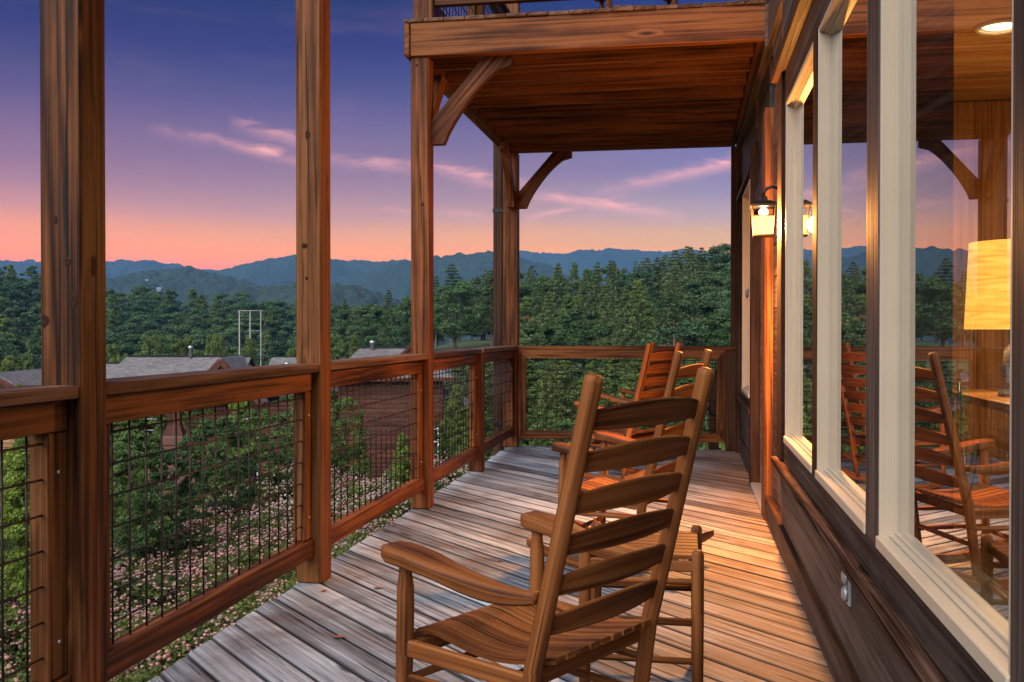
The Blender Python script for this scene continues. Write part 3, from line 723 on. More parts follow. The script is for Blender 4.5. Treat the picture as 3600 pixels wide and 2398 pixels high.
for y in (6.99, 7.18 + .22, 7.80, 8.20, 8.61, 9.01, 9.42, 9.83, 10.2): U('joist', (-1.799, y, 3.100), (.452, y + .038, 3.320), 'joist', 'x')
for i in range(17):
    x = -1.905 + i * .1425
    U('floor_board', (x, 6.606 + random.uniform(-.012, .006), 3.328 + random.uniform(0, .002)), (x + .139, 10.5, 3.354), 'stain_cap', 'y')
post('porch_post', -1.85, -1.715, 6.66, 6.79, 3.366, 5.6, 'weathered post rising above the beam of the upper deck')
post('porch_post', -1.86, -1.73, 10.3, 10.43, 3.366, 5.6, 'post standing on the far corner of the upper deck')
post('rail_post', -1.85, -1.73, 8.45, 8.57, 3.366, 4.40, 'short railing post midway along the upper deck')
def rail_up(label, y, x0, x1):
    o = empty('railing_panel', ((x0 + x1) / 2, y, 3.364), 0, label, 'railing', 'mesh railing panels'); cx = (x0 + x1) / 2
    def B(n, lo, hi, m, g): return box(n, (lo[0] - cx, lo[1], lo[2]), (hi[0] - cx, hi[1], hi[2]), M[m], o, g)
    B('bottom_rail', (x0, 0, .10), (x1, .06, .19), 'stain', 'x'); B('top_rail', (x0, 0, .93), (x1, .06, 1.02), 'stain', 'x'); B('cap_rail', (x0, -.05, 1.024), (x1, .1, 1.06), 'stain', 'x')
    for a in (x0, x1 - .09): B('stile', (a, 0, .192), (a + .09, .06, .928), 'stain', 'z')
    x = x0 + .14
    while x < x1 - .1: wire(o, (x - cx, .03, .16), (x - cx, .03, .96)); x += .1016
    zz = .25
    while zz < .93: wire(o, (x0 + .07 - cx, .036, zz), (x1 - .07 - cx, .036, zz)); zz += .1016
rail_up('mesh railing panel on the near edge of the upper deck', 6.69, -1.71, .28)
for a, b, l in ((6.80, 8.445, 'upper deck side railing panel beside the post above the beam'), (8.575, 10.295, 'upper deck side railing panel reaching the far corner post')):
    rail_side(a, b, l, z=3.364, wires=True)

# ---- curved brackets
def bracket(name, pts, n, thick, label):
    c = sum((Vector(p) for p in pts), Vector()) / len(pts)
    o = link(name, prism([Vector(p) - c for p in pts], n, thick, M['stain'], Vector(pts[0]) - Vector(pts[-1]) if False else (pts[len(pts) // 2][0] - pts[0][0], pts[len(pts) // 2][1] - pts[0][1], pts[len(pts) // 2][2] - pts[0][2])), None, c)
    return tag(o, label, 'bracket', 'curved timber brackets')
def arch(h, w, foot=.085, k=9):
    """bracket outline in its own plane: (a along the beam, b down from the beam)"""
    P = [(0, h), (0, h * .72), (w * .66, 0), (w, 0), (w, .062)]
    for i in range(1, k):
        s = i / k; th = s * math.pi / 2
        a = w * (1 - s) ** 1.15 * .93 + foot * s; 
        b = .062 + (h - .062) * (s ** 1.35)
        P.append((a, b))
    P.append((foot, h)); return P
for (Y, sgn, lab) in ((6.700, 1, 'curved bracket bolted between the porch post and the near beam of the upper deck'), (10.372, 1, 'curved bracket from the corner post to the far beam of the upper deck')):
    pts = [(-1.733 + (0 if Y < 9 else -.01) + a, Y, 3.099 - b) for a, b in arch(.585, .565)]
    bracket('bracket', pts, (0, -1, 0), .075, lab)
for (y, s, lab) in ((10.331, -1, 'curved bracket from the corner post along the open side'), (6.773, 1, 'curved bracket behind the post, along the open side of the upper deck')):
    pts = [(-1.765, y + s * a, 3.099 - b) for a, b in arch(.585, .565)]
    if s > 0: pts = pts
    else: pts = pts[::-1]
    bracket('bracket', pts, (1, 0, 0), .07, lab)
# downspout outside the corner
ds = empty('downspout', (-2.0, 10.62, -3.4), 0, 'dark brown downspout running down outside the corner porch post', 'downspout')
box('pipe', (-.05, -.045, 0), (.05, .045, 6.7), M['stain_dark'], ds, 'z', .008)
for z in (3.6, 5.9): box('strap', (-.056, -.05, z), (.056, .05, z + .04), M['iron'], ds, 'x', .002)
# garden post outside the end railing
gp = empty('garden_post', (.30, 11.15, -3.6), 0, 'wooden post with a black iron hook standing just outside the end railing', 'post')
box('shaft', (-.055, -.05, 0), (.055, .05, 4.35), M['stain_dark'], gp, 'z', .006)
tube('hook', [(0, -.055, 4.0 + .06 * math.cos(a)) if False else (0.06 * math.sin(a), -.06, 3.98 + .07 * math.cos(a)) for a in np.linspace(0, 5.2, 14)], .010, M['iron'], gp, 6)
box('cap', (-.07, -.065, 4.352), (.07, .065, 4.40), M['iron'], gp, 'x', .01)

# ================================================================== HOUSE
house = empty('house', (1.0, 4.5, 0), 0, 'dark sided cabin wall with white framed windows along the deck', 'house')
HO = Vector((1.0, 4.5, 0))
def Hb(n, lo, hi, m, g='y', c=.004, parent=None): return box(n, Vector(lo) - HO, Vector(hi) - HO, M[m], parent or house, g, c)
YN, YF = -1.6, 10.335
WIN = [(0.41, 1.463), (1.671, 2.725), (2.933, 3.976), (4.141, 5.234)]; ZS, ZT = .690, 2.370
FWIN = (8.20, 9.20, .72, 2.42); DOOR = (6.875, 7.985, .03, 2.12)
# wall core (framing) in solid pieces around the openings
def core(y0, y1, z0, z1): Hb('wall_core', (.572, y0, z0), (.68, y1, z1), 'siding', 'y', .001)
core(YN, YF, -.3, ZS - .002) if False else None
core(YN, 6.87, -.3, ZS - .02); core(YN, .40, ZS - .019, ZT + .02)
for (a, b), (c_, d_) in zip(WIN[:-1], WIN[1:]): core(b + .012, c_ - .012, ZS - .019, ZT + .02)
core(5.246, 6.87, ZS - .019, ZT + .02); core(7.99, YF, -.3, FWIN[2] - .02); core(7.99, 8.19, FWIN[2] - .019, FWIN[3] + .02)
core(9.21, YF, FWIN[2] - .019, FWIN[3] + .02); core(YN, 6.87, ZT + .021, 6.2); core(6.871, 7.989, 2.14, 6.2); core(7.99, YF, FWIN[3] + .021, 6.2)
core(6.871, 7.989, -.3, .03)
def siding(y0, y1, z0, z1, x=.550, h=.19):
    z = z0
    while z < z1 - .02:
        zt = min(z + h, z1)
        o = Hb('siding_board', (x, y0, z), (.5715, y1, zt - .004), 'siding', 'y', .003)
        o.rotation_euler.rotate_axis('X', 0.0)
        z += h
# lower wall
Hb('skirt_board', (.512, YN, .002), (.571, 6.60, .150), 'siding')
Hb('drip_strip', (.500, YN, .1515), (.571, 6.60, .166), 'stain_dark')
Hb('siding_board', (.522, YN, .168), (.571, 5.72, .330), 'siding'); Hb('siding_board', (.519, YN, .334), (.571, 5.72, .492), 'siding')
Hb('water_table', (.468, YN, .495), (.571, 5.70, .530), 'ledge')
Hb('apron_board', (.512, YN, .533), (.571, 5.45, .668), 'siding')
siding(5.72, 6.598, .168, 3.05, .550, .20)
Hb('skirt_board', (.530, 8.145, .002), (.571, YF, .16), 'siding'); siding(8.145, YF - .13, .168, .56, .548, .20)
Hb('water_table', (.49, 8.145, .562), (.571, YF - .13, .60), 'stain_dark'); Hb('apron_board', (.535, 8.145, .602), (.571, YF - .13, .70), 'siding')
siding(9.26, YF - .13, .705, 2.46, .548, .20)
# trim boards between and around the windows
Hb('trim_board', (.498, 5.47, .534), (.571, 5.705, 2.598), 'stain_dark', 'z')
Hb('trim_board', (.520, 5.252, .672), (.571, 5.466, 2.40), 'siding', 'z')
for (a, b), (c_, d_) in zip(WIN[:-1], WIN[1:]): Hb('trim_board', (.496, b + .018, .655), (.571, c_ - .018, 2.395), 'stain_dark' if c_ > 4.0 else 'siding', 'z')
Hb('trim_board', (.496, .15, .670), (.571, .382, 2.395), 'siding', 'z')
Hb('header_board', (.514, YN, 2.398), (.571, 5.466, 2.597), 'siding'); Hb('trim_ledge', (.462, YN, 2.600), (.571, 5.72, 2.648), 'stain_dark')
Hb('trim_ledge', (.492, 8.145, 2.500), (.571, YF - .13, 2.548), 'stain_dark')
for i, z in enumerate(np.arange(2.652, 6.1, .205)):
    Hb('siding_board', (.522 + .0, YN, z), (.571, 5.715, z + .200), 'siding')
siding(5.72, 8.1, 3.054, 6.1, .540, .20) if False else None
Hb('corner_board', (.500, YF - .125, .002), (.575, YF, 3.09), 'stain_dark', 'z')
siding(8.145, YF - .13, 2.552, 3.10, .545, .18)
Hb('upper_band', (.515, 5.72, 3.054), (.571, 6.60, 3.30), 'siding'); Hb('upper_band', (.497, 6.602, 3.052), (.571, YF - .002, 3.325), 'siding'); siding(5.72, YF, 3.366, 6.1, .545, .20)
# door with thick casings
Hb('casing', (.500, 6.605, .002), (.571, 6.868, 2.66), 'stain', 'z'); Hb('casing', (.500, 7.995, .002), (.571, 8.14, 2.66), 'stain_dark', 'z')
Hb('casing', (.515, 6.870, 2.135), (.571, 7.992, 2.30), 'stain_dark', 'y'); siding(6.872, 7.990, 2.302, 3.05, .552, .19)
Hb('threshold', (.500, 6.872, .003), (.60, 7.99, .040), 'steel')
dr = empty('door', Vector((.60, 7.43, .045)) - HO, 0, None, None, None, house)
box('door_panel', (-.012, -.548, 0), (.033, .548, 2.08), M['doorpaint'], dr, 'z', .003)
for z, r_ in ((.93, .030), (1.13, .026)):
    tube('door_knob' if z < 1 else 'deadbolt', [(-.013, -.47, z), (-.022, -.47, z), (-.030, -.47, z), (-.055, -.47, z), (-.066, -.47, z), (-.088, -.47, z), (-.094, -.47, z)], [.032, .032, .012, .012, r_, r_, r_ * .5], M['iron'], dr, 12)
# windows: deep white vinyl frames, sloped sills, glass well back
def window(y0, y1, z0, z1, muntins=False, parent=None):
    w = empty('window', Vector((.55, (y0 + y1) / 2, z0)) - HO, 0, None, None, None, house); hw = (y1 - y0) / 2; hz = z1 - z0
    def B(n, lo, hi, m='white', g='y', c=.003): return box(n, (lo[0] - .55, lo[1], lo[2]), (hi[0] - .55, hi[1], hi[2]), M[m], w, g, c)
    # outer frame ring (brickmould), inner stops and the sash
    for nm, x0, x1, i0, i1 in (('frame', .499, .570, -.016, .0), ('frame', .521, .570, .0, .008), ('sash', .533, .570, .008, .017)):
        B(nm, (x0, -hw - (0 if False else 0) + i0, i0 if i0 >= 0 else -.018), (x1, -hw + i1, hz - i0 if i0 >= 0 else hz + .018), g='z')
        B(nm, (x0, hw - i1, i0 if i0 >= 0 else -.018), (x1, hw - i0, hz - i0 if i0 >= 0 else hz + .018), g='z')
        B(nm, (x0 + .001, -hw + i1 + .0005, hz - i1), (x1 - .001, hw - i1 - .0005, hz - i0 if i0 >= 0 else hz + .018))
        if i0 >= 0: B(nm, (x0 + .001, -hw + i1 + .0005, i0), (x1 - .001, hw - i1 - .0005, i1))
    B('sill', (.492, -hw - .0165, -.034), (.571, hw + .0165, -.001))
    xg = .5425 - .55
    a, b, c_, d_ = -hw + .012, hw - .012, .012, hz - .012
    V = [(xg, a, c_), (xg, b, c_), (xg, b, d_), (xg, a, d_), (xg + .006, a, c_), (xg + .006, b, c_), (xg + .006, b, d_), (xg + .006, a, d_)]
    F = [[0, 3, 2, 1], [4, 5, 6, 7], [0, 1, 5, 4], [1, 2, 6, 5], [2, 3, 7, 6], [3, 0, 4, 7]]
    link('pane', mesh('pane', V, F, [M['glass'], M['glass_in']], mi=[0, 1, 1, 1, 1, 1]), w)
    if muntins:
        B('muntin', (.527, -.012, .027), (.541, .012, hz - .027), g='z'); B('meeting_rail', (.524, -hw + .028, hz * .48), (.542, hw - .028, hz * .48 + .05))
for a, b in WIN: window(a, b, ZS, ZT)
window(*FWIN, muntins=True)
# room behind the glass
RX, RZ = 4.6, 2.62
for i in range(28):
    x = .70 + i * .14
    if x + .138 > RX + .1: break
    Hb('floor_board', (x, YN, -.02), (x + .1385, YF, .012), 'inside', 'y', .002)
for i in range(38):
    y = YN + i * .32
    if y > YF: break
    Hb('ceiling_board', (.69, y, RZ), (RX, min(y + .318, YF), RZ + .02), 'inside', 'x', .003)
for i in range(int((YF - YN) / .2)):
    y = YN + i * .2; Hb('wall_panel', (RX, y, .013), (RX + .03, y + .198, RZ - .001), 'inside', 'z', .004)
for yy in (YN, 6.45):
    for i in range(19): Hb('wall_panel', (.70 + i * .205, yy, .013), (.70 + i * .205 + .203, yy + .03, RZ - .001), 'inside', 'z', .004)
Hb('roof_slab', (.55, YN - .03, 6.2), (RX + .2, YF, 6.35), 'siding'); Hb('back_wall', (RX + .031, YN, -.3), (RX + .15, YF, 6.2), 'siding')
Hb('end_wall', (.681, YN - .06, -3.4), (RX + .15, YN - .01, 6.2), 'siding'); Hb('end_wall', (.681, YF - .05, -3.4), (RX + .15, YF + .005, 6.2), 'siding')
Hb('foundation', (.60, YN, -3.4), (.70, YF, -.302), 'siding')
def spot(x, y, label):
    o = empty('ceiling_light', (x, y, RZ), 0, label, 'ceiling light', 'recessed ceiling lights')
    me = tube_mesh([(0, 0, -.0045), (0, 0, -.0015)], [.072, .078], M['downlight'], 20); link('lens', me, o)
    a = [(.098 * math.cos(s), .098 * math.sin(s), -.006) for s in np.linspace(0, 2 * math.pi, 25)]
    link('trim_ring', tube_mesh(a, .012, M['white'], 6, cap=False), o)
    l = bpy.data.lights.new('downlight', 'SPOT'); l.energy = 50; l.color = (1, .66, .30); l.spot_size = R(150); l.spot_blend = .7; l.shadow_soft_size = .07
    lo = bpy.data.objects.new('downlight', l); COL.objects.link(lo); lo.parent = o; lo.location = (0, 0, -.02)
p = Vector((0, 0, EYE)) + ray(2300, 58) * ((RZ - EYE) / ray(2300, 58).z)
spot(p.x, p.y, 'glowing recessed light in the pine ceiling above the table lamp')
# console table, lamp and cord inside
LX, LY = 1.56, 5.1
ct = empty('console_table', (LX + .1, LY, .012), 0, 'amber pine console table with black legs behind the glass', 'table')
box('table_top', (-.30, -.62, .86), (.30, .62, .90), M['inside'], ct, 'y'); box('shelf', (-.27, -.58, .42), (.27, .58, .45), M['inside'], ct, 'y')
for a in (-.26, .26):
    for b in (-.57, .57): box('leg', (a - .014, b - .014, 0), (a + .014, b + .014, .859), M['iron'], ct, 'z', .002)
lp = empty('table_lamp', (LX, LY, .913), 0, 'lit table lamp with a glowing amber drum shade on the console', 'lamp')
tube('base', [(0, 0, 0), (0, 0, .02), (0, 0, .05), (0, 0, .13), (0, 0, .22), (0, 0, .27), (0, 0, .30)], [.085, .085, .05, .075, .06, .02, .012], M['pole'], lp, 16)
V, F, uv = [], [], []
for j in range(32):
    th = 2 * math.pi * j / 32; V += [(.235 * math.cos(th), .235 * math.sin(th), .32), (.215 * math.cos(th), .215 * math.sin(th), .735)]
for j in range(32):
    k = (j + 1) % 32; F.append([2 * j, 2 * k, 2 * k + 1, 2 * j + 1]); uv += [(j * .046, 0), (j * .046 + .046, 0), (j * .046 + .046, .415), (j * .046, .415)]
link('lamp_shade', mesh('shade', V, F, M['lampshade'], uv, smooth=True), lp)
tube('bulb', [(0, 0, .40), (0, 0, .42), (0, 0, .46), (0, 0, .50), (0, 0, .52)], [.015, .03, .036, .026, .006], M['bulb'], lp, 12)
for z, e in ((.78, 18), (.27, 14)):
    l = bpy.data.lights.new('lamp_light', 'POINT'); l.energy = e; l.color = (1, .60, .24); l.shadow_soft_size = .1
    lo = bpy.data.objects.new('lamp_light', l); COL.objects.link(lo); lo.parent = lp; lo.location = (0, 0, z)
cord = []
for s in np.linspace(0, 1, 26):
    cord.append((LX - .36 + .05 * math.sin(s * 9), LY - .5 + .30 * math.sin(s * 2 * math.pi * 1.2 + .4), .92 - .42 * s + .12 * math.sin(s * 12)))
tag(tube('lamp_cord', cord, .006, M['rubber'], None, 6), 'looped black cord hanging beside the console table behind the glass', 'cord')

# ---- wall lantern
LN = Vector((.447, 6.02, 1.785))
ln = empty('wall_lantern', LN, 0, 'lit black iron wall lantern with frosted glass beside the door', 'lantern')
box('wall_plate', (.083, -.045, .06), (.100, .045, .30), M['iron'], ln, 'z', .006)
tube('arm', [(.09, 0, .27), (.05, 0, .285), (.02, 0, .275), (0, 0, .25), (0, 0, .215)], .009, M['iron'], ln, 8)
hx = .060
for a in (-1, 1):
    for b in (-1, 1):
        bar('corner_bar', (a * hx * .88, b * hx * .88, .004), (a * hx * 1.1, b * hx * 1.1, .165), .010, .010, M['iron'], ln, (1, 0, 0), .002)
box('bottom_frame', (-hx, -hx, -.008), (hx, hx, .003), M['iron'], ln, 'x', .003)
box('mid_bar', (-hx * 1.05, -hx * 1.05, .108), (hx * 1.05, hx * 1.05, .114), M['iron'], ln, 'x', .002)
link('roof', loft([[(s * a, s * b, z) for a, b in ((-1, -1), (1, -1), (1, 1), (-1, 1))] for s, z in ((.078, .164), (.078, .176), (.045, .198), (.022, .205), (.022, .222), (.006, .232))], M['iron'], smooth=False), ln)
V = []; F = []
for z, s in ((.006, hx * .84), (.106, hx * .98)): V += [(-s, -s, z), (s, -s, z), (s, s, z), (-s, s, z)]
link('frosted_glass', mesh('frost', V, [[0, 1, 5, 4], [1, 2, 6, 5], [2, 3, 7, 6], [3, 0, 4, 7]], M['lantern_glass']), ln)
tube('bulb', [(0, 0, .116), (0, 0, .122), (0, 0, .14), (0, 0, .152), (0, 0, .160)], [.010, .024, .028, .02, .01], M['bulb'], ln, 10)
# the iron roof and frame send most of the light down; a weaker share leaves sideways through the glass
for nm, ty, en, loc in (('lantern_light', 'SPOT', 310, (-.02, -.02, -.03)), ('lantern_glow', 'POINT', 95, (-.10, -.07, .05))):
    l = bpy.data.lights.new(nm, ty); l.energy = en; l.color = (1, .37, .075); l.shadow_soft_size = .05
    if ty == 'SPOT': l.spot_size = R(160); l.spot_blend = 1.0
    lo = bpy.data.objects.new(nm, l); COL.objects.link(lo); lo.parent = ln; lo.location = loc
# ---- outdoor outlet
ot = empty('outlet', (.5185, 3.316, .413), 0, 'grey metal weatherproof double outlet on the siding under the window', 'outlet')
box('cover_plate', (-.010, -.035, -.060), (.000, .035, .060), M['outlet'], ot, 'z', .004)
for z in (-.027, .027): tube('flap', [(-.011, 0, z), (-.020, 0, z), (-.026, 0, z)], [.026, .024, .014], M['outlet'], ot, 14)
tube('screw', [(-.010, 0, 0), (-.014, 0, 0)], .005, M['steel'], ot, 8)

# ================================================================== ROCKING CHAIRS
def slat_back(y_of_z, half, z0, h, arch_h, bow, mat):
    """curved ladder slat between the back posts: arched top, bowed backwards"""
    secs = []; th = .013; k = 17
    for i in range(k):
        s = -1 + 2 * i / (k - 1); x = s * half
        e = max(0.0, 1 - abs(s) ** 2.2); zt = z0 + h * .62 + arch_h * (math.cos(s * math.pi / 2) ** .8 if abs(s) < 1 else 0); zb = z0 - .004 * e
        yb = -bow * (1 - s * s)
        ring = []
        for zz, dy in ((zb, th / 2), (zb + .004, th / 2), (zt - .004, th / 2), (zt, th / 2 - .004), (zt, -th / 2 + .004), (zt - .004, -th / 2), (zb + .004, -th / 2), (zb, -th / 2)):
            ring.append((x, y_of_z(zz) + yb + dy, zz))
        secs.append(ring)
    return loft(secs, mat, smooth=False)
def make_chair():
    root = empty('rocking_chair'); m = M['chair']
    zs, lean, Wb, Wf, D, za, zab, zt = .40, .247, .518, .560, .415, .625, .575, 1.115
    yb = lambda z: -math.tan(lean) * (z - zs) if z > zs else -math.tan(lean) * (z - zs) * .55
    for s in (-1, 1):
        zz = [.055, .2, .40, .60, .85, 1.05, zt - .016, zt - .005, zt]
        tube('back_post', [(s * (Wb / 2 + (.012 if z > .6 else 0) * 0), yb(z), z) for z in zz], [.021, .022, .0235, .0235, .0225, .0225, .0235, .0215, .014], m, root, 14)
        x = s * Wf / 2
        tube('front_leg', [(x, D + .012, .055), (x, D + .008, .2), (x, D + .004, .36), (x, D, .48), (x, D, .54), (x, D, .575), (x, D, za - .02)], [.019, .021, .0235, .0235, .0225, .0175, .0175], m, root, 14)
        # arm: broad paddle in front, slim at the back post
        secs = []
        for i in range(19):
            q = i / 18; y = -.025 + q * (D + .045 + .025)
            zc = zab + (za - zab) * (q ** 1.1) - .030 * math.sin(min(1, q * 1.25) * math.pi) * (1 - q) + .006
            hw = .019 + .034 * min(1, max(0, (q - .12) / .6)) ** 1.3; hw *= math.sqrt(max(.2, 1 - max(0, (q - .93) / .08) ** 2 * .7)) if q > .93 else 1
            ht = .014 + .007 * math.sin(min(1, q * 1.6) * math.pi) + .005 * q
            xc = s * (Wb / 2 + .015 + (Wf / 2 - Wb / 2 - .005) * q)
            c_ = min(.006, hw * .4)
            ring = [(-hw, -ht + c_), (-hw + c_, -ht), (hw - c_, -ht), (hw, -ht + c_), (hw, ht - c_), (hw - c_, ht), (-hw + c_, ht), (-hw, ht - c_)]
            secs.append([(xc + a, y, zc + b) for a, b in ring])
        link('armrest', loft(secs, m, smooth=True), root)
        # rocker
        secs = []
        for i in range(21):
            q = -1 + 2 * i / 20; y = .20 + q * .41; z = .034 + .10 * q * q + (0 if q > 0 else .02 * q * q); h = .024 if abs(q) < .93 else .015
            xc = s * (Wb / 2 + (Wf - Wb) / 2 * (y / D))
            secs.append([(xc + a * .013, y, z + b * h) for a, b in ((-1, -1), (1, -1), (1, 1), (-1, 1))])
        link('rocker', loft(secs, m, smooth=False), root)
        # side rungs and seat rail
        for z in (.20, .30): tube('side_rung', [(s * Wb / 2, yb(z) + .01, z), (s * (Wb + Wf) / 4, .2, z), (x, D, z)], [.010, .013, .010], m, root, 9)
        bar('seat_rail', (s * Wb / 2, .01, zs - .035), (x, D - .01, zs - .022), .022, .045, m, root)
    for z in (.18, .29): tube('front_rung', [(-Wf / 2, D + .004, z), (0, D + .004, z), (Wf / 2, D + .004, z)], [.010, .0135, .010], m, root, 9)
    tube('back_rung', [(-Wb / 2, yb(.22), .22), (0, yb(.22), .22), (Wb / 2, yb(.22), .22)], [.010, .0135, .010], m, root, 9)
    bar('front_seat_rail', (-Wf / 2, D - .004, zs - .03), (Wf / 2, D - .004, zs - .03), .024, .042, m, root)
    bar('back_seat_rail', (-Wb / 2, .03, zs - .035), (Wb / 2, .03, zs - .035), .024, .042, m, root)
    # seat slats run front to back, dished
    n = 9
    for i in range(n):
        f = (i + .5) / n; secs = []
        for k in range(15):
            q = k / 14; y = -.035 + q * (D + .075); w0 = (Wb - .075) + (Wf - Wb - .0) * q
            x = (-.5 + f) * w0 * 1.0; hw = w0 / n / 2 - .0058
            z = zs + .012 - .030 * math.sin(min(1, q / .80) * math.pi) ** 1.2 + .006 - .045 * max(0, (q - .86) / .14) ** 2
            secs.append([(x + a * hw, y, z + b) for a, b in ((-1, -.008), (1, -.008), (1, .006), (.88, .008), (-.88, .008), (-1, .006))])
        link('seat_slat', loft(secs, m, smooth=False), root)
    for i in range(6):
        z = .485 + i * .1
        link('back_slat', slat_back(yb, Wb / 2 - .006, z, .070, .021, .028, m), root)
    return root
chair0 = make_chair()
CH = [(-.23, 2.579, 150.0, 'wooden rocking chair with six ladder slats beside the small slatted table'),
      (-.129, 5.138, 163.3, 'wooden rocking chair standing across from the wall lantern, behind the slatted table'),
      (-.328, 8.04, 155.0, 'wooden rocking chair with dark ladder slats, in front of the chair by the end railing'),
      (-.34, 9.33, 155.0, 'wooden rocking chair pushed up to the end railing'),
      (-.35, 8.0, 100.0, 'rocking chair standing on the upper deck near its railing')]
for i, (x, y, a, lab) in enumerate(CH):
    o = chair0 if i == 0 else copy_tree(chair0)
    o.location = (x, y, .012 if i < 4 else 3.374); o.rotation_euler = (0, 0, R(a - 90))
    tag(o, lab, 'rocking chair', 'wooden rocking chairs')

# ---- slatted side table
st = empty('side_table', (-.145, 3.52, .004), 0, 'small slatted wooden side table with round legs between two rocking chairs', 'table')
hx, hy, ht = .185, .215, .505
for a in (-1, 1):
    for b in (-1, 1):
        tube('leg', [(a * hx, b * hy, 0), (a * hx, b * hy, .3), (a * hx, b * hy, ht - .012), (a * hx, b * hy, ht)], [.0185, .0205, .0205, .014], M['chair'], st, 14)
for b in (-1, 1):
    for z in (.14, .27, .40): tube('rung', [(-hx, b * hy, z), (hx, b * hy, z)], .011, M['chair'], st, 9)
    bar('apron', (-hx, b * hy, .452), (hx, b * hy, .452), .02, .035, M['chair'], st)
for a in (-1, 1):
    for z in (.20, .34): tube('rung', [(a * hx, -hy, z), (a * hx, hy, z)], .011, M['chair'], st, 9)
    bar('apron', (a * (hx - .02), -hy, .448), (a * (hx - .02), hy, .448), .02, .03, M['chair'], st)
for i in range(8):
    y = -.182 + i * .052
    box('slat', (-hx - .004, y - .021, .470), (hx + .004, y + .021, .485), M['chair'], st, 'x', .003)

# ---- a few dry leaves and twigs on the boards
def fallen(x, y, s, rz, lab):
    k = 7; V = [(0, 0, .004)]; F = []
    for i in range(k + 1):
        q = i / k; wdt = math.sin(q * math.pi) * .32 + .01
        V += [(q - .5, -wdt, .004 + .16 * wdt + .03 * q), (q - .5, 0, .002 + .05 * q), (q - .5, wdt, .004 + .12 * wdt + .02 * q)]
    for i in range(k):
        for j in (0, 1): a = 1 + i * 3 + j; F.append([a, a + 3, a + 4, a + 1])
    V = [(p[0] * s, p[1] * s, p[2] * s) for p in V[1:]]; F = [[i - 1 for i in f] for f in F]
    o = link('fallen_leaf', mesh('leaf', V, F, M['dryleaf'], smooth=True), None, (x, y, .003), (0, 0, rz)); tag(o, lab, 'leaf', 'dry leaves on the deck')
for i, (xv, yv, s) in enumerate(((780, 1466, .055), (745, 1360, .04), (870, 1353, .05), (1010, 1330, .045), (1150, 1290, .04), (1040, 1260, .035), (612, 1315, .04), (905, 1208, .04))):
    d = ray(xv, yv); q = Vector((0, 0, EYE)) + d * (-EYE / d.z)
    fallen(q.x, q.y, s, i * 1.7, 'curled brown dry leaf lying on the weathered deck boards')

# ================================================================== VEGETATION
def unit(n):
    v = RNG.normal(size=(n, 3)); return v / np.linalg.norm(v, axis=1)[:, None]
def leaf_quads(C, Nrm, ln, wd, tint):
    """diamond leaves: centres, facing normals, length, width"""
    n = len(C); a = unit(n); T_ = np.cross(Nrm, a); T_ /= np.linalg.norm(T_, axis=1)[:, None] + 1e-9; B_ = np.cross(Nrm, T_)
    ln = np.broadcast_to(ln, n)[:, None]; wd = np.broadcast_to(wd, n)[:, None]
    V = np.stack([C - T_ * ln * .5, C + B_ * wd * .5 + T_ * ln * .08, C + T_ * ln * .5, C - B_ * wd * .5 + T_ * ln * .08], 1).reshape(-1, 3)
    F = np.arange(4 * n).reshape(n, 4)
    return V, F, np.repeat(tint, 4)
def crown_pts(n, h0, h1, r, lobes, lobe_r, shape='round', seed_dir=None):
    """sample leaves on the surfaces of many lobes that together fill a crown"""
    c = []
    for i in range(lobes):
        q = RNG.random() ** .8
        if shape == 'round': rad = r * math.sqrt(max(.05, 1 - (2 * q - 1) ** 2 * .86)) * (1.0 if q > .25 else .85)
        elif shape == 'cone': rad = r * (1.02 - q) ** .75
        else: rad = r * (.55 + .45 * math.sin(q * math.pi))
        th = RNG.random() * 2 * math.pi; k = RNG.random() ** .45
        c.append((math.cos(th) * rad * k, math.sin(th) * rad * k, h0 + (h1 - h0) * q, lobe_r * RNG.uniform(.65, 1.25) * (1.1 - .45 * q)))
    c = np.array(c); pick = RNG.integers(0, lobes, n); L = c[pick]
    u = unit(n); u[:, 2] = np.abs(u[:, 2]) * .9 + u[:, 2] * .1
    u /= np.linalg.norm(u, axis=1)[:, None]
    low = RNG.random(n) < .28; u[low, 2] *= -.6
    rr = L[:, 3] * (RNG.random(n) ** .35) * RNG.uniform(.8, 1.12, n)
    P = L[:, :3] + u * rr[:, None] * np.array([1, 1, .72])
    lt = RNG.random(lobes)[pick] * .55 + RNG.random(n) * .45
    return P, u, lt
def crown_mesh(n, h0, h1, r, lobes, lobe_r, size, mat, shape='round'):
    P, u, lt = crown_pts(n, h0, h1, r, lobes, lobe_r, shape)
    N = u * .55 + unit(n) * .75 + np.array([0, 0, .35]); N /= np.linalg.norm(N, axis=1)[:, None]
    s = size * RNG.uniform(.65, 1.35, n)
    V, F, tn = leaf_quads(P, N, s, s * .62, lt)
    return mesh('crown', V, F, mat, tint=tn)
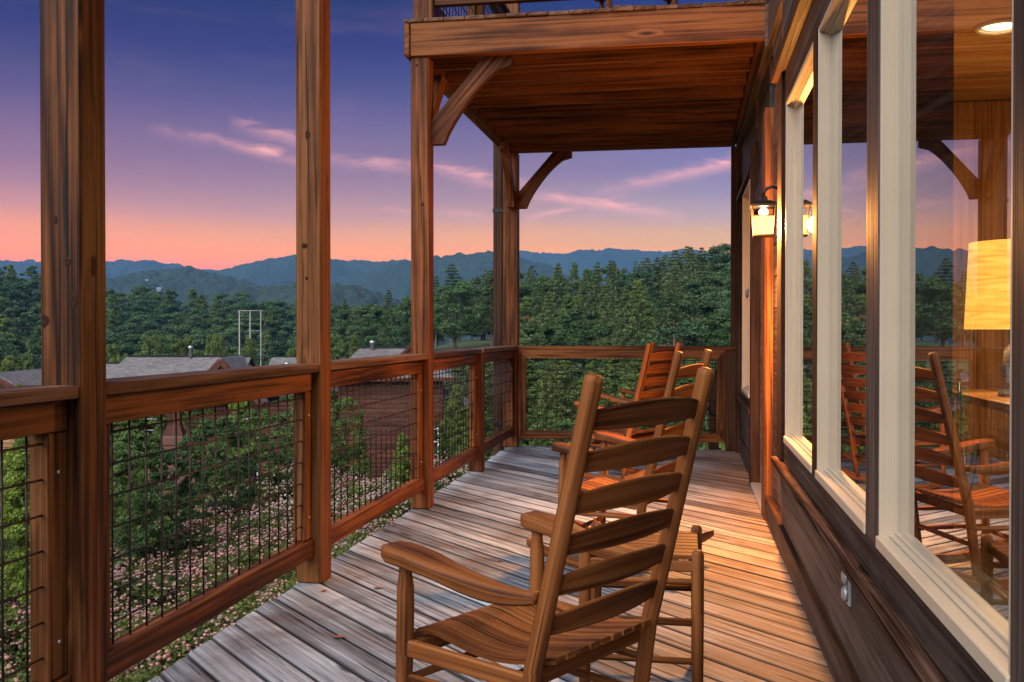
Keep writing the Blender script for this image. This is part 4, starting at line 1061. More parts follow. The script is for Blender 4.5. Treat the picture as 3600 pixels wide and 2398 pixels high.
def trunk_mesh(h, r, limbs, spread, mat, h_limb=.35, n=7):
    """tapered trunk with limbs as one mesh"""
    Vs, Fs, o = [], [], 0
    def add(pts, rad):
        nonlocal o
        me = []
        pts = [Vector(p) for p in pts]; m = len(pts); x = Vector((1, 0, 0))
        for i, p in enumerate(pts):
            tt = (pts[min(i + 1, m - 1)] - pts[max(i - 1, 0)]).normalized(); x = (x - tt * x.dot(tt)); x = x.normalized() if x.length > 1e-4 else tt.orthogonal().normalized(); y = tt.cross(x)
            for j in range(n):
                th = 2 * math.pi * j / n; me.append(p + (x * math.cos(th) + y * math.sin(th)) * rad[i])
        for i in range(m - 1):
            for j in range(n): k = (j + 1) % n; Fs.append([o + i * n + j, o + i * n + k, o + (i + 1) * n + k, o + (i + 1) * n + j])
        Vs.extend(tuple(v) for v in me); o += len(me)
    k = 6; bx, by = random.uniform(-.04, .04) * h, random.uniform(-.04, .04) * h
    sp_ = [(bx * (i / k) ** 2, by * (i / k) ** 2, -.6 + (h * .92 + .6) * i / k) for i in range(k + 1)]
    add(sp_, [r * (1.25 if i == 0 else 1 - .82 * i / k) for i in range(k + 1)])
    for i in range(limbs):
        q = h_limb + (.9 - h_limb) * (i + random.random() * .6) / limbs; th = i * 2.4 + random.random(); L = spread * (1.1 - .6 * q)
        p = Vector((bx * q * q, by * q * q, h * .92 * q)); d = Vector((math.cos(th), math.sin(th), random.uniform(.35, .8)))
        add([p, p + d * L * .4, p + d * L * .75 + Vector((0, 0, L * .08)), p + d * L + Vector((0, 0, L * .2))], [r * (.5 - .3 * q), r * (.36 - .2 * q), r * .16, r * .05])
    return mesh('trunk', Vs, Fs, mat, smooth=True)
def pine_mesh(h, r, whorls, mat, per=5, tuft=26, size=.55, bare=.22):
    """pine: whorls of drooping boughs, each bough a run of needle tufts"""
    P, N, lt = [], [], []
    for i in range(whorls):
        q = i / (whorls - 1); z = h * (bare + (1 - bare) * q); L0 = r * ((1.06 - q) ** .8) * random.uniform(.7, 1.15); k = max(3, int(per * (1.1 - .4 * q)))
        for b in range(k):
            th = 2 * math.pi * (b + random.random() * .8) / k + i * 1.1; L = L0 * random.uniform(.55, 1.15); n = int(tuft * (.35 + L / r)); tb = random.random()
            s = RNG.random(n) ** .6; rise = .18 if q > .6 else -.05
            c = np.stack([np.cos(th) * L * s, np.sin(th) * L * s, z + L * (rise * s - .18 * s * s)], 1)
            c += RNG.normal(size=(n, 3)) * np.array([.17, .17, .09]) * (.35 + L * .16) * 1.2
            P.append(c); N.append(unit(n) * .8 + np.array([0, 0, .75])); lt.append(tb * .5 + RNG.random(n) * .5)
    P = np.concatenate(P); N = np.concatenate(N); N /= np.linalg.norm(N, axis=1)[:, None]; lt = np.concatenate(lt)
    s = size * RNG.uniform(.6, 1.4, len(P)); V, F, tn = leaf_quads(P, N, s, s * .42, lt)
    return mesh('crown', V, F, mat, tint=tn)
PROTO = {}
def proto(key, fn):
    if key not in PROTO: PROTO[key] = fn()
    return PROTO[key]
def tree(name, kind, variant, x, y, h, w, label, group, z=None, cat='tree'):
    """one tree from shared crown and trunk meshes, scaled to height h and width w (prototype is 10 m by 6 m)"""
    cm, tm = proto((kind, variant), lambda: KINDS[kind]())
    zz = float(ground_z(x, y)) if z is None else z
    o = empty(name, (x, y, zz - .05), random.uniform(0, 6.28), label, cat, group); o.scale = (w / 6, w / 6, h / 10)
    link('trunk', tm, o); link('crown', cm, o); return o
KINDS = {
    'broad_far': lambda: (crown_mesh(9500, 1.6, 9.0, 2.75, 40, 1.15, .27, M['wood_far']), trunk_mesh(9, .20, 4, 2.2, M['bark'], n=5)),
    'dark_far': lambda: (crown_mesh(9500, 1.0, 9.1, 2.7, 44, 1.08, .27, M['leaf_dark']), trunk_mesh(9, .20, 4, 2.2, M['bark'], n=5)),
    'spire': lambda: (crown_mesh(8000, .6, 9.7, 2.7, 66, .75, .26, M['leaf'], 'cone'), trunk_mesh(9, .18, 3, 1.8, M['bark'], n=5)),
    'valley_spire': lambda: (crown_mesh(7500, .4, 9.7, 2.8, 70, .7, .27, M['leaf_mid'], 'cone'), trunk_mesh(9, .16, 3, 1.8, M['bark'], n=5)),
    'valley_round': lambda: (crown_mesh(7500, .4, 9.4, 2.9, 62, .85, .27, M['leaf_mid']), trunk_mesh(9, .16, 3, 1.8, M['bark'], n=5)),
    'pine': lambda: (pine_mesh(10, 3.0, 20, M['needle'], 6, 85, .28), trunk_mesh(10.5, .16, 0, 1, M['palebark'], n=6)),
    'near': lambda: (crown_mesh(26000, .5, 9.3, 2.9, 170, .52, .185, M['leaf']), trunk_mesh(9, .16, 8, 2.4, M['bark'])),
    'near_dark': lambda: (crown_mesh(26000, .3, 9.4, 2.9, 170, .52, .185, M['leaf_dark']), trunk_mesh(9, .16, 8, 2.4, M['bark'])),
    'near_spire': lambda: (crown_mesh(24000, .3, 9.8, 2.7, 150, .58, .18, M['leaf'], 'cone'), trunk_mesh(9.4, .14, 8, 2.0, M['bark'])),
    'near_lime': lambda: (crown_mesh(17000, .3, 9.6, 2.8, 130, .55, .19, M['leaf_lime'], 'cone'), trunk_mesh(9.2, .11, 9, 2.0, M['bark'])),
    'near_pine': lambda: (pine_mesh(10, 3.0, 22, M['needle'], 7, 120, .26, .12), trunk_mesh(10.5, .15, 0, 1, M['bark'])),
    'bare': lambda: (crown_mesh(160, 3, 9, 2.0, 14, .5, .3, M['dryleaf']), trunk_mesh(10, .13, 14, 2.2, M['palebark'], .25, n=5)),
}
# ---- woods on the far hillside beyond the cabins (individual crowns, thinned with distance)
def woods(xa, xb, da, db, rows, step, kinds, hmin, hmax, name, label, group, skip=0.0, cap=400):
    c = 0
    for i in range(rows):
        d = da + (db - da) * (i / max(1, rows - 1)); xs = xa + random.random() * step * 60
        stepx = step * 2292 / d * (1 + .12 * random.random())
        xv = xa + random.random() * stepx
        while xv < xb:
            dd = d * random.uniform(.965, 1.035); r0 = ray(xv, 740); hl = math.hypot(r0.x, r0.y); x, y = r0.x / hl * dd, r0.y / hl * dd
            if random.random() >= skip and c < cap:
                kd = random.choice(kinds); h = random.uniform(hmin, hmax) * (1.12 if kd == 'pine' else 1)
                if kd == 'bare': h *= .8
                lb = label[kd] if isinstance(label, dict) else label
                tree(name if kd != 'pine' else 'pine_tree', kd, random.randint(0, 2), x, y, h, h * random.uniform(.62, .86) * (.8 if kd in ('pine', 'spire') else 1), lb, group); c += 1
            xv += stepx * random.uniform(.8, 1.25)
    return c
LB = {'broad_far': 'rounded green broadleaf tree in the woods on the hillside across the valley', 'dark_far': 'dark green broadleaf tree in the woods on the hillside across the valley', 'spire': 'pointed green tree in the woods on the hillside across the valley'}
n1 = woods(-250, 830, 235, 430, 8, 9.5, ['broad_far', 'broad_far', 'dark_far', 'broad_far', 'spire'], 13.5, 18.5, 'broadleaf_tree', LB, 'woods on the hillside across the valley', cap=290)
# lighter trees standing in the valley in front of those woods
LV = {'valley_spire': 'light green pointed tree in the valley behind the cabin roofs', 'valley_round': 'light green rounded tree in the valley behind the cabin roofs'}
def valley(lst, group, lab):
    for xv, ytop, d, wpx, kd in lst:
        r0 = ray(xv, 740); hl = math.hypot(r0.x, r0.y); x, y = r0.x / hl * d, r0.y / hl * d; zb = float(ground_z(x, y))
        h = max(3.0, EYE + (760 - ytop) / 2292 * d - zb); w = wpx / 2292 * d
        tree('valley_tree', kd, random.randint(0, 2), x, y, h, w, lab[kd], group)
for i in range(46):
    xv = -120 + 950 * random.random(); d = random.uniform(120, 205); yt = 770 + random.uniform(-12, 40) + (15 if xv < 330 else 0)
    valley([(xv, yt, d, random.uniform(45, 78), random.choice(['valley_spire', 'valley_spire', 'valley_round']))], 'light trees in the valley', LV)
# ---- wooded knoll with pines beyond the end railing
LP = {'pine': 'tall pine with a straight pale trunk on the knoll beyond the end railing', 'dark_far': 'dark round tree on the knoll beyond the end railing', 'broad_far': 'green round tree on the knoll beyond the end railing', 'spire': 'pointed green tree on the knoll beyond the end railing', 'bare': 'dead leafless tree with pale branches among the pines on the knoll'}
for (xa, xb, da, db, rows, step, kinds, h0, h1, cap) in ((1000, 1760, 190, 262, 5, 6.0, ['pine', 'pine', 'dark_far', 'pine', 'broad_far'], 12, 15, 110), (1180, 1800, 120, 180, 5, 5.5, ['pine', 'spire', 'broad_far', 'pine', 'dark_far', 'bare'], 9, 13, 90),
                                                    (770, 1010, 195, 250, 3, 7, ['dark_far', 'pine', 'dark_far'], 11, 13, 30)):
    woods(xa, xb, da, db, rows, step, kinds, h0, h1, 'knoll_tree', LP, 'trees on the knoll', cap=cap)
# crest trees whose outline shows against the ridge and sky
crest = [(1005, 668, 228, 46, 'dark_far'), (1040, 655, 232, 60, 'dark_far'), (1085, 648, 236, 60, 'pine'), (1128, 636, 240, 60, 'dark_far'), (1195, 614, 244, 55, 'dark_far'), (1216, 634, 240, 40, 'pine'), (1256, 622, 246, 62, 'broad_far'), (1290, 630, 246, 50, 'dark_far'),
         (1320, 601, 250, 58, 'spire'), (1352, 612, 250, 50, 'dark_far'), (1385, 603, 252, 70, 'broad_far'), (1425, 600, 252, 66, 'dark_far'), (1460, 604, 250, 55, 'pine'), (1500, 606, 250, 60, 'dark_far'), (1549, 588, 250, 76, 'broad_far'), (1590, 600, 246, 52, 'pine'),
         (1628, 572, 235, 74, 'broad_far'), (1672, 545, 225, 110, 'broad_far'), (1720, 540, 222, 110, 'broad_far'), (1770, 545, 226, 110, 'dark_far'), (960, 690, 226, 50, 'dark_far'), (905, 688, 230, 74, 'dark_far'), (860, 692, 232, 74, 'dark_far'), (800, 704, 232, 64, 'dark_far'), (1400, 640, 225, 60, 'pine'), (1480, 650, 222, 66, 'pine'), (1340, 650, 222, 70, 'pine'), (1250, 662, 220, 66, 'broad_far'), (1560, 640, 218, 66, 'pine'), (1640, 630, 212, 80, 'pine')]
valley_lab = LP
for xv, yt, d, wpx, kd in crest:
    r0 = ray(xv, 740); hl = math.hypot(r0.x, r0.y); x, y = r0.x / hl * d, r0.y / hl * d; zb = float(ground_z(x, y)); h = max(6.0, EYE + (760 - yt) / 2292 * d - zb)
    tree('knoll_tree' if kd != 'pine' else 'pine_tree', kd, random.randint(0, 2), x, y, h, wpx / 2292 * d, LP[kd], 'trees on the knoll')
# ---- nearer trees below the deck: (column, top row, distance, width px, kind, label)
NEAR = [(290, 955, 18.5, 215, 'near_dark', 'dark bushy tree behind the pink blossom, beside the low tan wall'), (395, 1000, 19.5, 150, 'near_dark', 'small dark bushy tree between the blossom and the tan wall'),
        (585, 915, 25.5, 210, 'near', 'dense green broadleaf tree seen through the long mesh panel'), (490, 935, 22.5, 190, 'near_dark', 'dark leafy tree rising beside the dense broadleaf tree behind the long mesh panel'), (665, 925, 29, 130, 'near_dark', 'leafy green tree behind the second tall post'),
        (40, 985, 15, 230, 'near_lime', 'bright lime green leafy tree beyond the mitred railing panel'), (-60, 960, 16, 230, 'near_lime', 'bright lime tree mostly hidden past the mitred railing panel'),
        (45, 862, 42, 60, 'near_lime', 'young lime tree in front of the cedar gable'), (548, 838, 52, 52, 'near_lime', 'young lime treetop in front of the dark gable of the grey roof'),
        (790, 895, 31, 120, 'near', 'bushy green tree beside the brown cabin wall'), (830, 985, 34, 80, 'near_spire', 'smaller green tree against the foot of the brown cabin wall'),
        (925, 985, 25, 80, 'near_lime', 'lime green shrubby tree in front of the brown cabin'), (1050, 880, 36, 110, 'near_spire', 'green conical tree to the side of the brown cabin, behind the mesh'), (1100, 930, 30, 90, 'near', 'round green tree behind the short mesh panel'),
        (1160, 900, 44, 110, 'near_pine', 'dark pine behind the corner porch post'), (1260, 870, 42, 150, 'near_pine', 'full dark pine seen through the end railing mesh'), (1350, 880, 47, 130, 'near_pine', 'leaning dark pine beside the full pine behind the end railing'), (1300, 955, 30, 90, 'near_dark', 'low dark bushy tree under the pines behind the end railing'),
        (1420, 850, 52, 150, 'near', 'green broadleaf tree among the pines behind the end railing'), (1540, 845, 50, 150, 'near_dark', 'dark broadleaf tree behind the rocking chairs and the end railing'), (1620, 840, 48, 140, 'near_pine', 'dark pine behind the house end of the end railing'), (1700, 835, 50, 150, 'near_pine', 'dark pine just past the house corner'),
        (1440, 876, 24, 80, 'near_lime', 'young yellow green tree behind the armrests and the end railing'), (1330, 965, 20, 90, 'near_lime', 'bright green sapling against the foot of the end railing'), (1400, 960, 19, 80, 'near_lime', 'second bright sapling against the foot of the end railing, beside the rocking chair'),
        (1220, 1000, 19, 90, 'near', 'low green bush just below the end of the deck at the corner'), (1560, 985, 17, 110, 'near_lime', 'wispy light green bush below the end railing by the garden post'), (1650, 990, 16, 90, 'near', 'low green bush below the end railing beside the house'), (1480, 1000, 17, 110, 'near', 'low green bush below the middle of the end railing'),
        (180, 905, 36, 150, 'near', 'green tree in front of the long cabin wall, behind the thick cracked post'), (300, 895, 40, 150, 'near_spire', 'pointed tree hiding the long cabin wall behind the dark bushy tree'), (440, 890, 44, 120, 'near', 'round tree in front of the grey roofed cabin wall'), (370, 900, 38, 90, 'near_spire', 'slim pointed tree in front of the grey roofed cabin wall'), (690, 880, 42, 90, 'near_spire', 'pointed tree between the grey roofed and the brown cabin'), (740, 875, 46, 90, 'near', 'green tree just beside the brown cabin corner, behind the second tall post'),
        (-200, 940, 24, 260, 'near', 'broad green tree past the first railing panel'), (1000, 960, 32, 90, 'near', 'round green bush beside the brown cabin corner')]
for xv, yt, d, wpx, kd, lab in NEAR:
    r0 = ray(xv, 740); hl = math.hypot(r0.x, r0.y); x, y = r0.x / hl * d, r0.y / hl * d; zb = float(ground_z(x, y)); h = max(1.2, EYE + (760 - yt) / 2292 * d - zb); wpx = max(wpx, .5 * h / d * 2292)
    tree({'near_pine': 'pine_tree', 'near_lime': 'young_tree'}.get(kd, 'leafy_tree'), kd, random.randint(0, 1), x, y, h, wpx / 2292 * d, lab, None)
# understory trees filling the slope behind the end railing
LU = {'near_spire': 'pointed green tree on the slope between the deck and the knoll', 'near': 'round green tree on the slope between the deck and the knoll', 'near_pine': 'dark pine on the slope between the deck and the knoll'}
for i in range(40):
    xv = random.uniform(1000, 1800); d = random.uniform(58, 105); kd = random.choice(['near_spire', 'near', 'near_pine']); r0 = ray(xv, 740); hl = math.hypot(r0.x, r0.y); x, y = r0.x / hl * d, r0.y / hl * d
    zb = float(ground_z(x, y)); yt = random.uniform(800, 835) + (20 if d < 75 else 0); h = max(3, EYE + (760 - yt) / 2292 * d - zb)
    tree('slope_tree', kd, random.randint(0, 1), x, y, h, random.uniform(4, 6), LU[kd], 'trees on the slope below the knoll')

# ---- blossoming shrubs on the slope
ICO_V = np.array([(0, 0, 1), (.894, 0, .447), (.276, .851, .447), (-.724, .526, .447), (-.724, -.526, .447), (.276, -.851, .447), (.724, .526, -.447), (-.276, .851, -.447), (-.894, 0, -.447), (-.276, -.851, -.447), (.724, -.526, -.447), (0, 0, -1)])
ICO_F = np.array([(0, 1, 2), (0, 2, 3), (0, 3, 4), (0, 4, 5), (0, 5, 1), (1, 6, 2), (2, 7, 3), (3, 8, 4), (4, 9, 5), (5, 10, 1), (6, 7, 2), (7, 8, 3), (8, 9, 4), (9, 10, 5), (10, 6, 1), (11, 7, 6), (11, 8, 7), (11, 9, 8), (11, 10, 9), (11, 6, 10)])
def shrub_proto(bm, nb):
    """dome of thin leafy sprays, blossom heads on the upper side"""
    n = 5200; P, u, lt = crown_pts(n, .25, .85, .85, 70, .22, 'round'); N = u * .4 + unit(n) + np.array([0, 0, .3]); N /= np.linalg.norm(N, axis=1)[:, None]
    s = .055 * RNG.uniform(.7, 1.5, n); V, F, tn = leaf_quads(P, N, s * 1.25, s * .5, lt); lm = mesh('foliage', V, F, M['shrub'], tint=tn)
    VV, FF, TT = [], [], []; k = 0
    spots = []
    for c in range(nb // 4):
        q = math.sqrt(RNG.random()); th = RNG.random() * 6.283; spots += [(q * .95 * math.cos(th) + RNG.normal() * .06, q * .95 * math.sin(th) + RNG.normal() * .06) for _ in range(RNG.integers(2, 9))]
    for x, y in spots[:nb]:
        z = .92 * math.sqrt(max(.03, 1 - (x * x + y * y) / 1.15)) + RNG.normal() * .07 + .06; r = RNG.uniform(.016, .028)
        jig = RNG.uniform(.72, 1.28, (12, 1)); VV.append(ICO_V * jig * r * np.array([1, 1, .8]) + np.array([x, y, z])); FF.append(ICO_F + k); TT.append(np.full(12, RNG.random()) * .7 + RNG.random(12) * .3); k += 12
    bmh = mesh('blossoms', np.concatenate(VV), np.concatenate(FF), bm, tint=np.concatenate(TT))
    Vs, Fs = [], []
    for i in range(26):
        th = random.random() * 6.28; q = random.random() * .7; p1 = Vector((math.cos(th) * q, math.sin(th) * q, .85 * math.sqrt(1 - q * q * .8))); p0 = p1 * .1; p0.z = -.1; side = Vector((-math.sin(th), math.cos(th), 0)) * .006; b = len(Vs)
        Vs += [tuple(p0 - side), tuple(p0 + side), tuple(p1 + side * .4), tuple(p1 - side * .4), tuple(p0 + Vector((.006, .006, 0)))]; Fs += [[b, b + 1, b + 2, b + 3], [b + 4, b, b + 3], [b + 1, b + 4, b + 2]]
    return lm, bmh, mesh('stems', Vs, Fs, M['stem'])
SHR = [shrub_proto(M['blossom'], 340), shrub_proto(M['blossom'], 230), shrub_proto(M['blossom_pale'], 380), shrub_proto(M['blossom'], 110)]
LS = ['low shrub covered in pink blossom heads on the slope below the railing', 'low shrub with pink blossom heads and more green on the slope below the railing', 'low shrub covered in pale whitish blossom on the slope below the railing', 'mostly green low shrub with a few pink blossoms on the slope below the railing']
cnt = 0
for i in range(2600):
    d = 8.0 + 23 * random.random() ** .8; xv = random.uniform(-330, 1010); r0 = ray(xv, 740); hl = math.hypot(r0.x, r0.y); x, y = r0.x / hl * d, r0.y / hl * d
    if x > -2.7: continue
    lim = 17.5 + (xv - 250) * .028 if xv > 250 else 17.5
    if xv > 760: lim = min(lim, 30)
    if d > lim: continue
    ok = all((x - a) ** 2 + (y - b) ** 2 > (.80 + .016 * d) ** 2 * .8 for a, b in PROTO.setdefault('shr', []))
    if not ok: continue
    PROTO['shr'].append((x, y)); v = 2 if (xv > 590 and d > 20 and random.random() < .6) else random.choice([0, 0, 1, 3])
    s = random.uniform(.8, 1.15) * (1 + .012 * d); o = empty('flowering_shrub', (x, y, float(ground_z(x, y)) - .12), random.uniform(0, 6.28), LS[v], 'shrub', 'blossoming shrubs on the slope'); o.scale = (s, s, s * random.uniform(.75, 1.05))
    a, b, c = SHR[v]; f_ = link('foliage', a, o); f_['kind'] = 'stuff'; f_ = link('blossoms', b, o); f_['kind'] = 'stuff'; link('stems', c, o)
    cnt += 1
# ---- rough grass between the shrubs
def grass(n):
    a = RNG.uniform(-330, 1750, n); d = 6 + 60 * RNG.random(n) ** 1.6
    ang = np.interp(a, GX, GA); x, y = np.sin(ang) * d, np.cos(ang) * d; keep = (x < -2.2) | (y > 11); x, y, d = x[keep], y[keep], d[keep]; n = len(x)
    z = ground_z(x, y); h = RNG.uniform(.12, .38, n) * (1 + d * .012); th = RNG.random(n) * 6.283; w = .012 * (1 + d * .05); lx, ly = RNG.normal(size=n) * .3 * h, RNG.normal(size=n) * .3 * h
    V = np.stack([np.stack([x - np.cos(th) * w, y - np.sin(th) * w, z - .03], 1), np.stack([x + np.cos(th) * w, y + np.sin(th) * w, z - .03], 1), np.stack([x + lx, y + ly, z + h], 1)], 1).reshape(-1, 3)
    o = link('grass', mesh('grass', V, np.arange(3 * n).reshape(n, 3), M['grass'], tint=np.repeat(RNG.random(n), 3))); tag(o, 'rough green grass between the shrubs on the slope below the deck', 'grass', kind='stuff')
grass(90000)

# ================================================================== CABINS BELOW
def roof_plane(name, pts, parent, mat='shingle', th=.16):
    P = [Vector(p) for p in pts]; n = (P[1] - P[0]).cross(P[3] - P[0]).normalized()
    return link(name, prism(pts, n, th, M[mat], P[1] - P[0]), parent)
def log_wall(parent, p, q, z0, z1, mat='cabin', h=.26, th=.16):
    z = z0
    while z < z1 - .02:
        bar('siding_board', (p[0], p[1], z + h / 2), (q[0], q[1], z + h / 2), th, h - .015, M[mat], parent, (0, 0, 1), .03); z += h
def gable(parent, y, x0, x1, z0, z1, mat, th=.12):
    cx = (x0 + x1) / 2
    link('gable', prism([(x0, y, z0), (x1, y, z0), (cx, y, z1)], (0, -1, 0), th, M[mat], (1, 0, 0)), parent)
def win(parent, x, y, z, w, h):
    f = empty('window', (x, y, z), 0, None, None, None, parent)
    for lo, hi in (((-w / 2 - .07, -.05, -.07), (-w / 2, .02, h + .07)), ((w / 2, -.05, -.07), (w / 2 + .07, .02, h + .07)), ((-w / 2 + .001, -.05, -.07), (w / 2 - .001, .02, 0)), ((-w / 2 + .001, -.05, h), (w / 2 - .001, .02, h + .07)), ((-w / 2 + .001, -.045, h / 2 - .03), (w / 2 - .001, .02, h / 2 + .03))): box('frame', lo, hi, M['whitepaint'], f)
    box('pane', (-w / 2 + .002, -.01, .002), (w / 2 - .002, .01, h - .002), M['iron'], f)
# long grey roofed cabin
p = at_dist(430, 850, 68); cA = empty('grey_roof_cabin', (p.x, p.y, -8.9), R(10), 'brown cabin with a long grey shingle roof and a dark front gable', 'cabin')
ey, rz_ = 5.6, 8.45
roof_plane('roof', [(-5.4, -4.2, 5.75), (4.1, -4.2, 5.75), (4.1, .3, rz_), (-4.0, .3, rz_)], cA)
roof_plane('roof', [(4.1, 5.0, 5.75), (-4.0, 5.0, 5.75), (-4.0, .3, rz_), (4.1, .3, rz_)], cA)
roof_plane('roof', [(-6.0, -4.25, 5.5), (-4.6, -4.25, 5.5), (-1.4, .6, 7.98), (-6.0, .6, 7.98)], cA)
bar('ridge_cap', (-4.0, .3, rz_ + .04), (4.1, .3, rz_ + .04), .3, .06, M['iron'], cA); bar('ridge_cap', (-6.0, .6, 8.02), (-1.0, .6, 8.03), .22, .06, M['iron'], cA)
# front gable on the right, with dark barge boards and a recessed truss
gx0, gx1, gzr = 1.3, 6.0, 8.42; gc = (gx0 + gx1) / 2
for s, x_ in ((1, gx1), (-1, gx0)):
    pts = [(gc, -5.0, gzr), (x_, -5.0, 5.75), (x_, .2, 5.75), (gc, .2, gzr)]
    roof_plane('roof', pts if s < 0 else [(x_, -5.0, 5.75), (gc, -5.0, gzr), (gc, .2, gzr), (x_, .2, 5.75)][::-1] if False else ([(gc, -5.0, gzr), (x_, -5.0, 5.75), (x_, .2, 5.75), (gc, .2, gzr)] if s > 0 and False else [(x_, .2, 5.75), (gc, .2, gzr), (gc, -5.0, gzr), (x_, -5.0, 5.75)]), cA)
    bar('barge_board', (gc - s * .02, -5.05, gzr - .12), (x_ + s * .1, -5.05, 5.62), .10, .34, M['cabin'], cA, (0, 0, 1))
bar('truss_beam', (gx0 + .8, -4.9, 6.5), (gx1 - .8, -4.9, 6.5), .14, .2, M['cabin'], cA); bar('truss_post', (gc, -4.9, 6.5), (gc, -4.9, 8.1), .14, .16, M['cabin'], cA, (0, 1, 0))
gable(cA, -3.6, gx0 + .2, gx1 - .2, 5.7, gzr - .3, 'iron')
roof_plane('roof', [(5.2, -3.0, 6.2), (9.9, -3.0, 6.2), (8.2, 1.2, 8.35), (5.2, 1.2, 8.35)], cA)
roof_plane('roof', [(9.9, -3.0, 6.2), (9.9, 5, 6.2), (8.2, 1.2, 8.35), (8.2, 1.19, 8.35)], cA)
log_wall(cA, (-5.3, -3.7), (9, -3.7), 0, 5.7); log_wall(cA, (9, -3.7), (9, 4.6), 0, 5.7); log_wall(cA, (-5.3, -3.7), (-5.3, 4.6), 0, 5.7)
for x, z in ((-4, 3.4), (-1, 3.4), (5, 3.4), (-4, .8), (5, .8)): win(cA, x, -3.84, z, 1.0, 1.3)
for x, y, z in ((-4.9, -1.4, 7.0), (6.7, -1.0, 7.35), (.2, .1, 8.4)):
    tube('vent_pipe', [(x, y, z), (x, y, z + .55), (x, y, z + .56), (x, y, z + .72)], [.11, .11, .17, .15], M['steel'], cA, 10)
# brown cabin with its gable end towards the deck
p = at_dist(905, 900, 56); cB = empty('brown_cabin', (p.x, p.y, -8.9), R(14), 'dark brown log sided cabin with a grey roof and bare wall facing the deck', 'cabin')
log_wall(cB, (-2.7, -3), (2.7, -3), 0, 7.6, h=.24); log_wall(cB, (2.7, -3), (2.7, 6), 0, 7.6, h=.24); log_wall(cB, (-2.7, -3), (-2.7, 6), 0, 7.6, h=.24)
roof_plane('roof', [(-3.2, -3.5, 7.65), (3.3, -3.5, 7.65), (1.0, .6, 9.15), (-1.9, .6, 9.15)], cB)
roof_plane('roof', [(3.3, -3.5, 7.65), (3.3, 6.5, 7.65), (1.0, 4.0, 9.15), (1.0, .6, 9.15)], cB); roof_plane('roof', [(-3.2, 6.5, 7.65), (-3.2, -3.5, 7.65), (-1.9, .6, 9.15), (-1.9, 4.0, 9.15)], cB)
roof_plane('roof', [(3.3, 6.5, 7.65), (-3.2, 6.5, 7.65), (-1.9, 4.0, 9.15), (1.0, 4.0, 9.15)], cB)
roof_plane('porch_roof', [(2.75, -2.6, 6.75), (4.6, -2.6, 5.95), (4.6, 3.0, 5.95), (2.75, 3.0, 6.75)], cB)
for y_ in (-2.4, 2.8): bar('porch_post', (4.4, y_, 0), (4.4, y_, 5.9), .16, .16, M['cabin'], cB, (0, 1, 0))
bar('fascia', (-3.2, -3.55, 7.56), (3.3, -3.55, 7.56), .05, .2, M['cabin'], cB); bar('ridge_cap', (-1.9, .6, 9.19), (1.0, .6, 9.19), .3, .06, M['iron'], cB)
gable(cB, -1.2, .1, 2.0, 8.5, 9.3, 'cabin')
for x_ in (.1, 2.0): bar('barge_board', (1.05, -1.3, 9.32), (x_, -1.3, 8.48), .06, .16, M['cabin'], cB)
for z in (.9, 3.6): win(cB, 2.0, -3.14, z, .9, 1.3)
tube('vent_pipe', [(-1.2, .3, 9.0), (-1.2, .3, 9.4), (-1.2, .3, 9.41), (-1.2, .3, 9.55)], [.1, .1, .16, .14], M['steel'], cB, 10)
# cedar gable far left
p = at_dist(58, 860, 60); cC = empty('cedar_cabin', (p.x, p.y, -9.6), R(12), 'cedar sided cabin gable with a brown shingle roof', 'cabin')
log_wall(cC, (-3.4, -3), (3.4, -3), 0, 6.4, 'cedar', .22)
z = 6.4
while z < 8.3:
    f_ = (8.35 - z) / (8.35 - 6.4) * 3.4
    if f_ > .15: bar('siding_board', (-f_, -3, z + .11), (f_, -3, z + .11), .14, .205, M['cedar'], cC, (0, 0, 1), .03)
    z += .22
for s in (-1, 1):
    pts = [(0, -3.6, 8.55), (s * 4.2, -3.6, 6.15), (s * 4.2, 6, 6.15), (0, 6, 8.55)]
    roof_plane('roof', pts if s < 0 else pts[::-1], cC); bar('barge_board', (0, -3.66, 8.5), (s * 4.2, -3.66, 6.1), .06, .22, M['cabin'], cC)
log_wall(cC, (3.4, -3), (3.4, 5), 0, 6.1, 'cedar', .22)
# low tan chimney-like structure glimpsed through the mesh
p = at_dist(402, 995, 34); gz = float(ground_z(p.x, p.y)); fp = empty('garden_oven', (p.x, p.y, gz), R(14), 'low tan masonry garden oven with a dark mouth and sloped shoulders', 'oven')
box('base', (-.75, -.4, 0), (.75, .4, 1.5), M['plaster'], fp, 'x', .03); box('mantel', (-.34, -.3, 2.05), (.34, .3, 2.35), M['plaster'], fp, 'x', .03); box('body', (-.3, -.28, 1.5), (.3, .28, 2.05), M['plaster'], fp, 'x', .03)
box('mouth', (-.17, -.295, 1.55), (.1, -.27, 1.92), M['iron'], fp, 'x', .01); link('flue', loft([[(a * s, b * s * .8, z) for a, b in ((-1, -1), (1, -1), (1, 1), (-1, 1))] for s, z in ((.30, 2.351), (.2, 2.7), (.17, 3.3))], M['cabin'], smooth=False), fp)

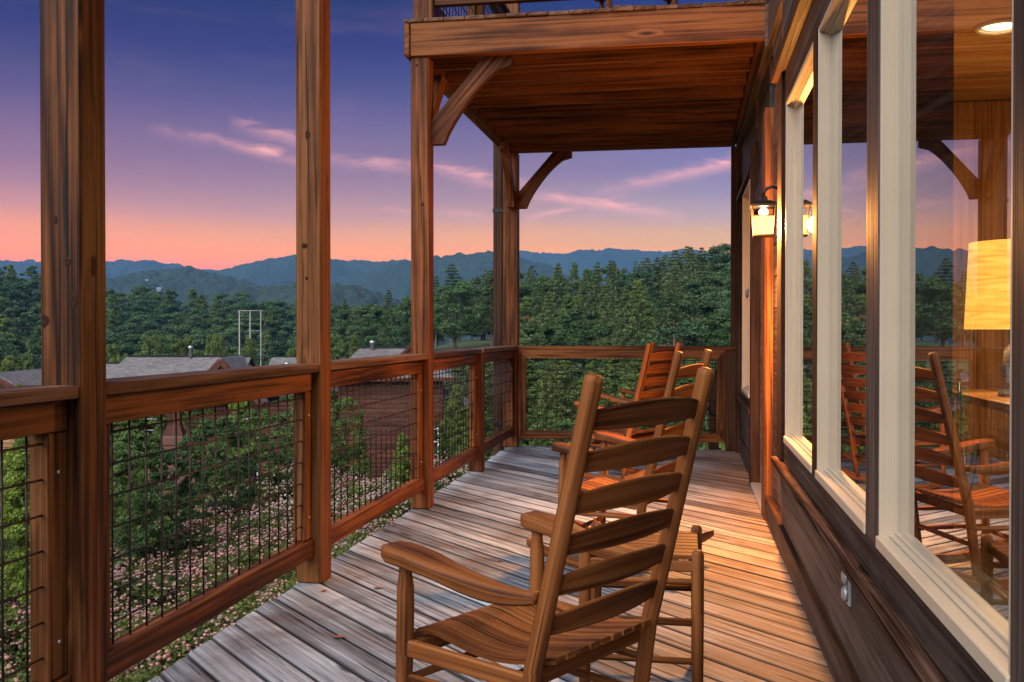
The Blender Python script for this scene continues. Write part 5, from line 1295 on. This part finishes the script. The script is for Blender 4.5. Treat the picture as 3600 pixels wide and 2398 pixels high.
# ---- H-frame utility poles with a line
D_ = 150; c0 = at_dist(575, 760, D_); pn = Vector((c0.y, -c0.x, 0)).normalized()
gz = float(ground_z(c0.x, c0.y)); hf = empty('utility_frame', (c0.x, c0.y, gz), math.atan2(pn.y, pn.x), 'pale wooden H frame utility poles rising from the valley trees', 'utility pole')
hw_ = 23 / 2292 * D_; ztop = EYE + (760 - 716) / 2292 * D_ - gz
for x_ in (-hw_, .0, hw_): tube('pole', [(x_, 0, 0), (x_, 0, ztop)], [.11, .08], M['pole'], hf, 8)
bar('crossarm', (-hw_ - .2, 0, ztop + .02), (hw_ + .2, 0, ztop + .02), .12, .12, M['pole'], hf); bar('brace', (.0, 0, ztop - 2.9), (hw_, 0, ztop - 2.9), .10, .10, M['pole'], hf)
def line_(xa, ya, da, xb, yb, db, sag, lab):
    a, b = at_dist(xa, ya, da), at_dist(xb, yb, db); pts = []
    for i in range(25):
        s = i / 24; q = a.lerp(b, s); pts.append((q.x, q.y, q.z - sag * 4 * s * (1 - s)))
    tag(tube('power_line', pts, .03, M['wire'], None, 5), lab, 'power line')
line_(552, 739, 150, -700, 690, 190, 2.2, 'thin power line running from the utility frame over the valley')
line_(598, 741, 150, 1300, 705, 215, 3.0, 'thin power line running from the utility frame to the knoll')

# ================================================================== HAZE
hz = link('haze', mesh('haze', [(x, y, z) for z in (-75, 420) for x, y in ((-6800, -3000), (6800, -3000), (6800, 6400), (-6800, 6400))],
                       [[0, 3, 2, 1], [4, 5, 6, 7], [0, 1, 5, 4], [1, 2, 6, 5], [2, 3, 7, 6], [3, 0, 4, 7]], bpy.data.materials.new('haze')))
hm = hz.data.materials[0]; hm.use_nodes = True; t = NT(hm.node_tree)
pv = t.n('ShaderNodeVolumePrincipled', i_Density=0.00012); pv.inputs['Color'].default_value = (0.20, 0.47, 0.97, 1); pv.inputs['Anisotropy'].default_value = 0.0
t.n('ShaderNodeOutputMaterial', i_Volume=pv.outputs[0])
tag(hz, 'thin blue evening haze filling the valley air', 'haze', kind='stuff')
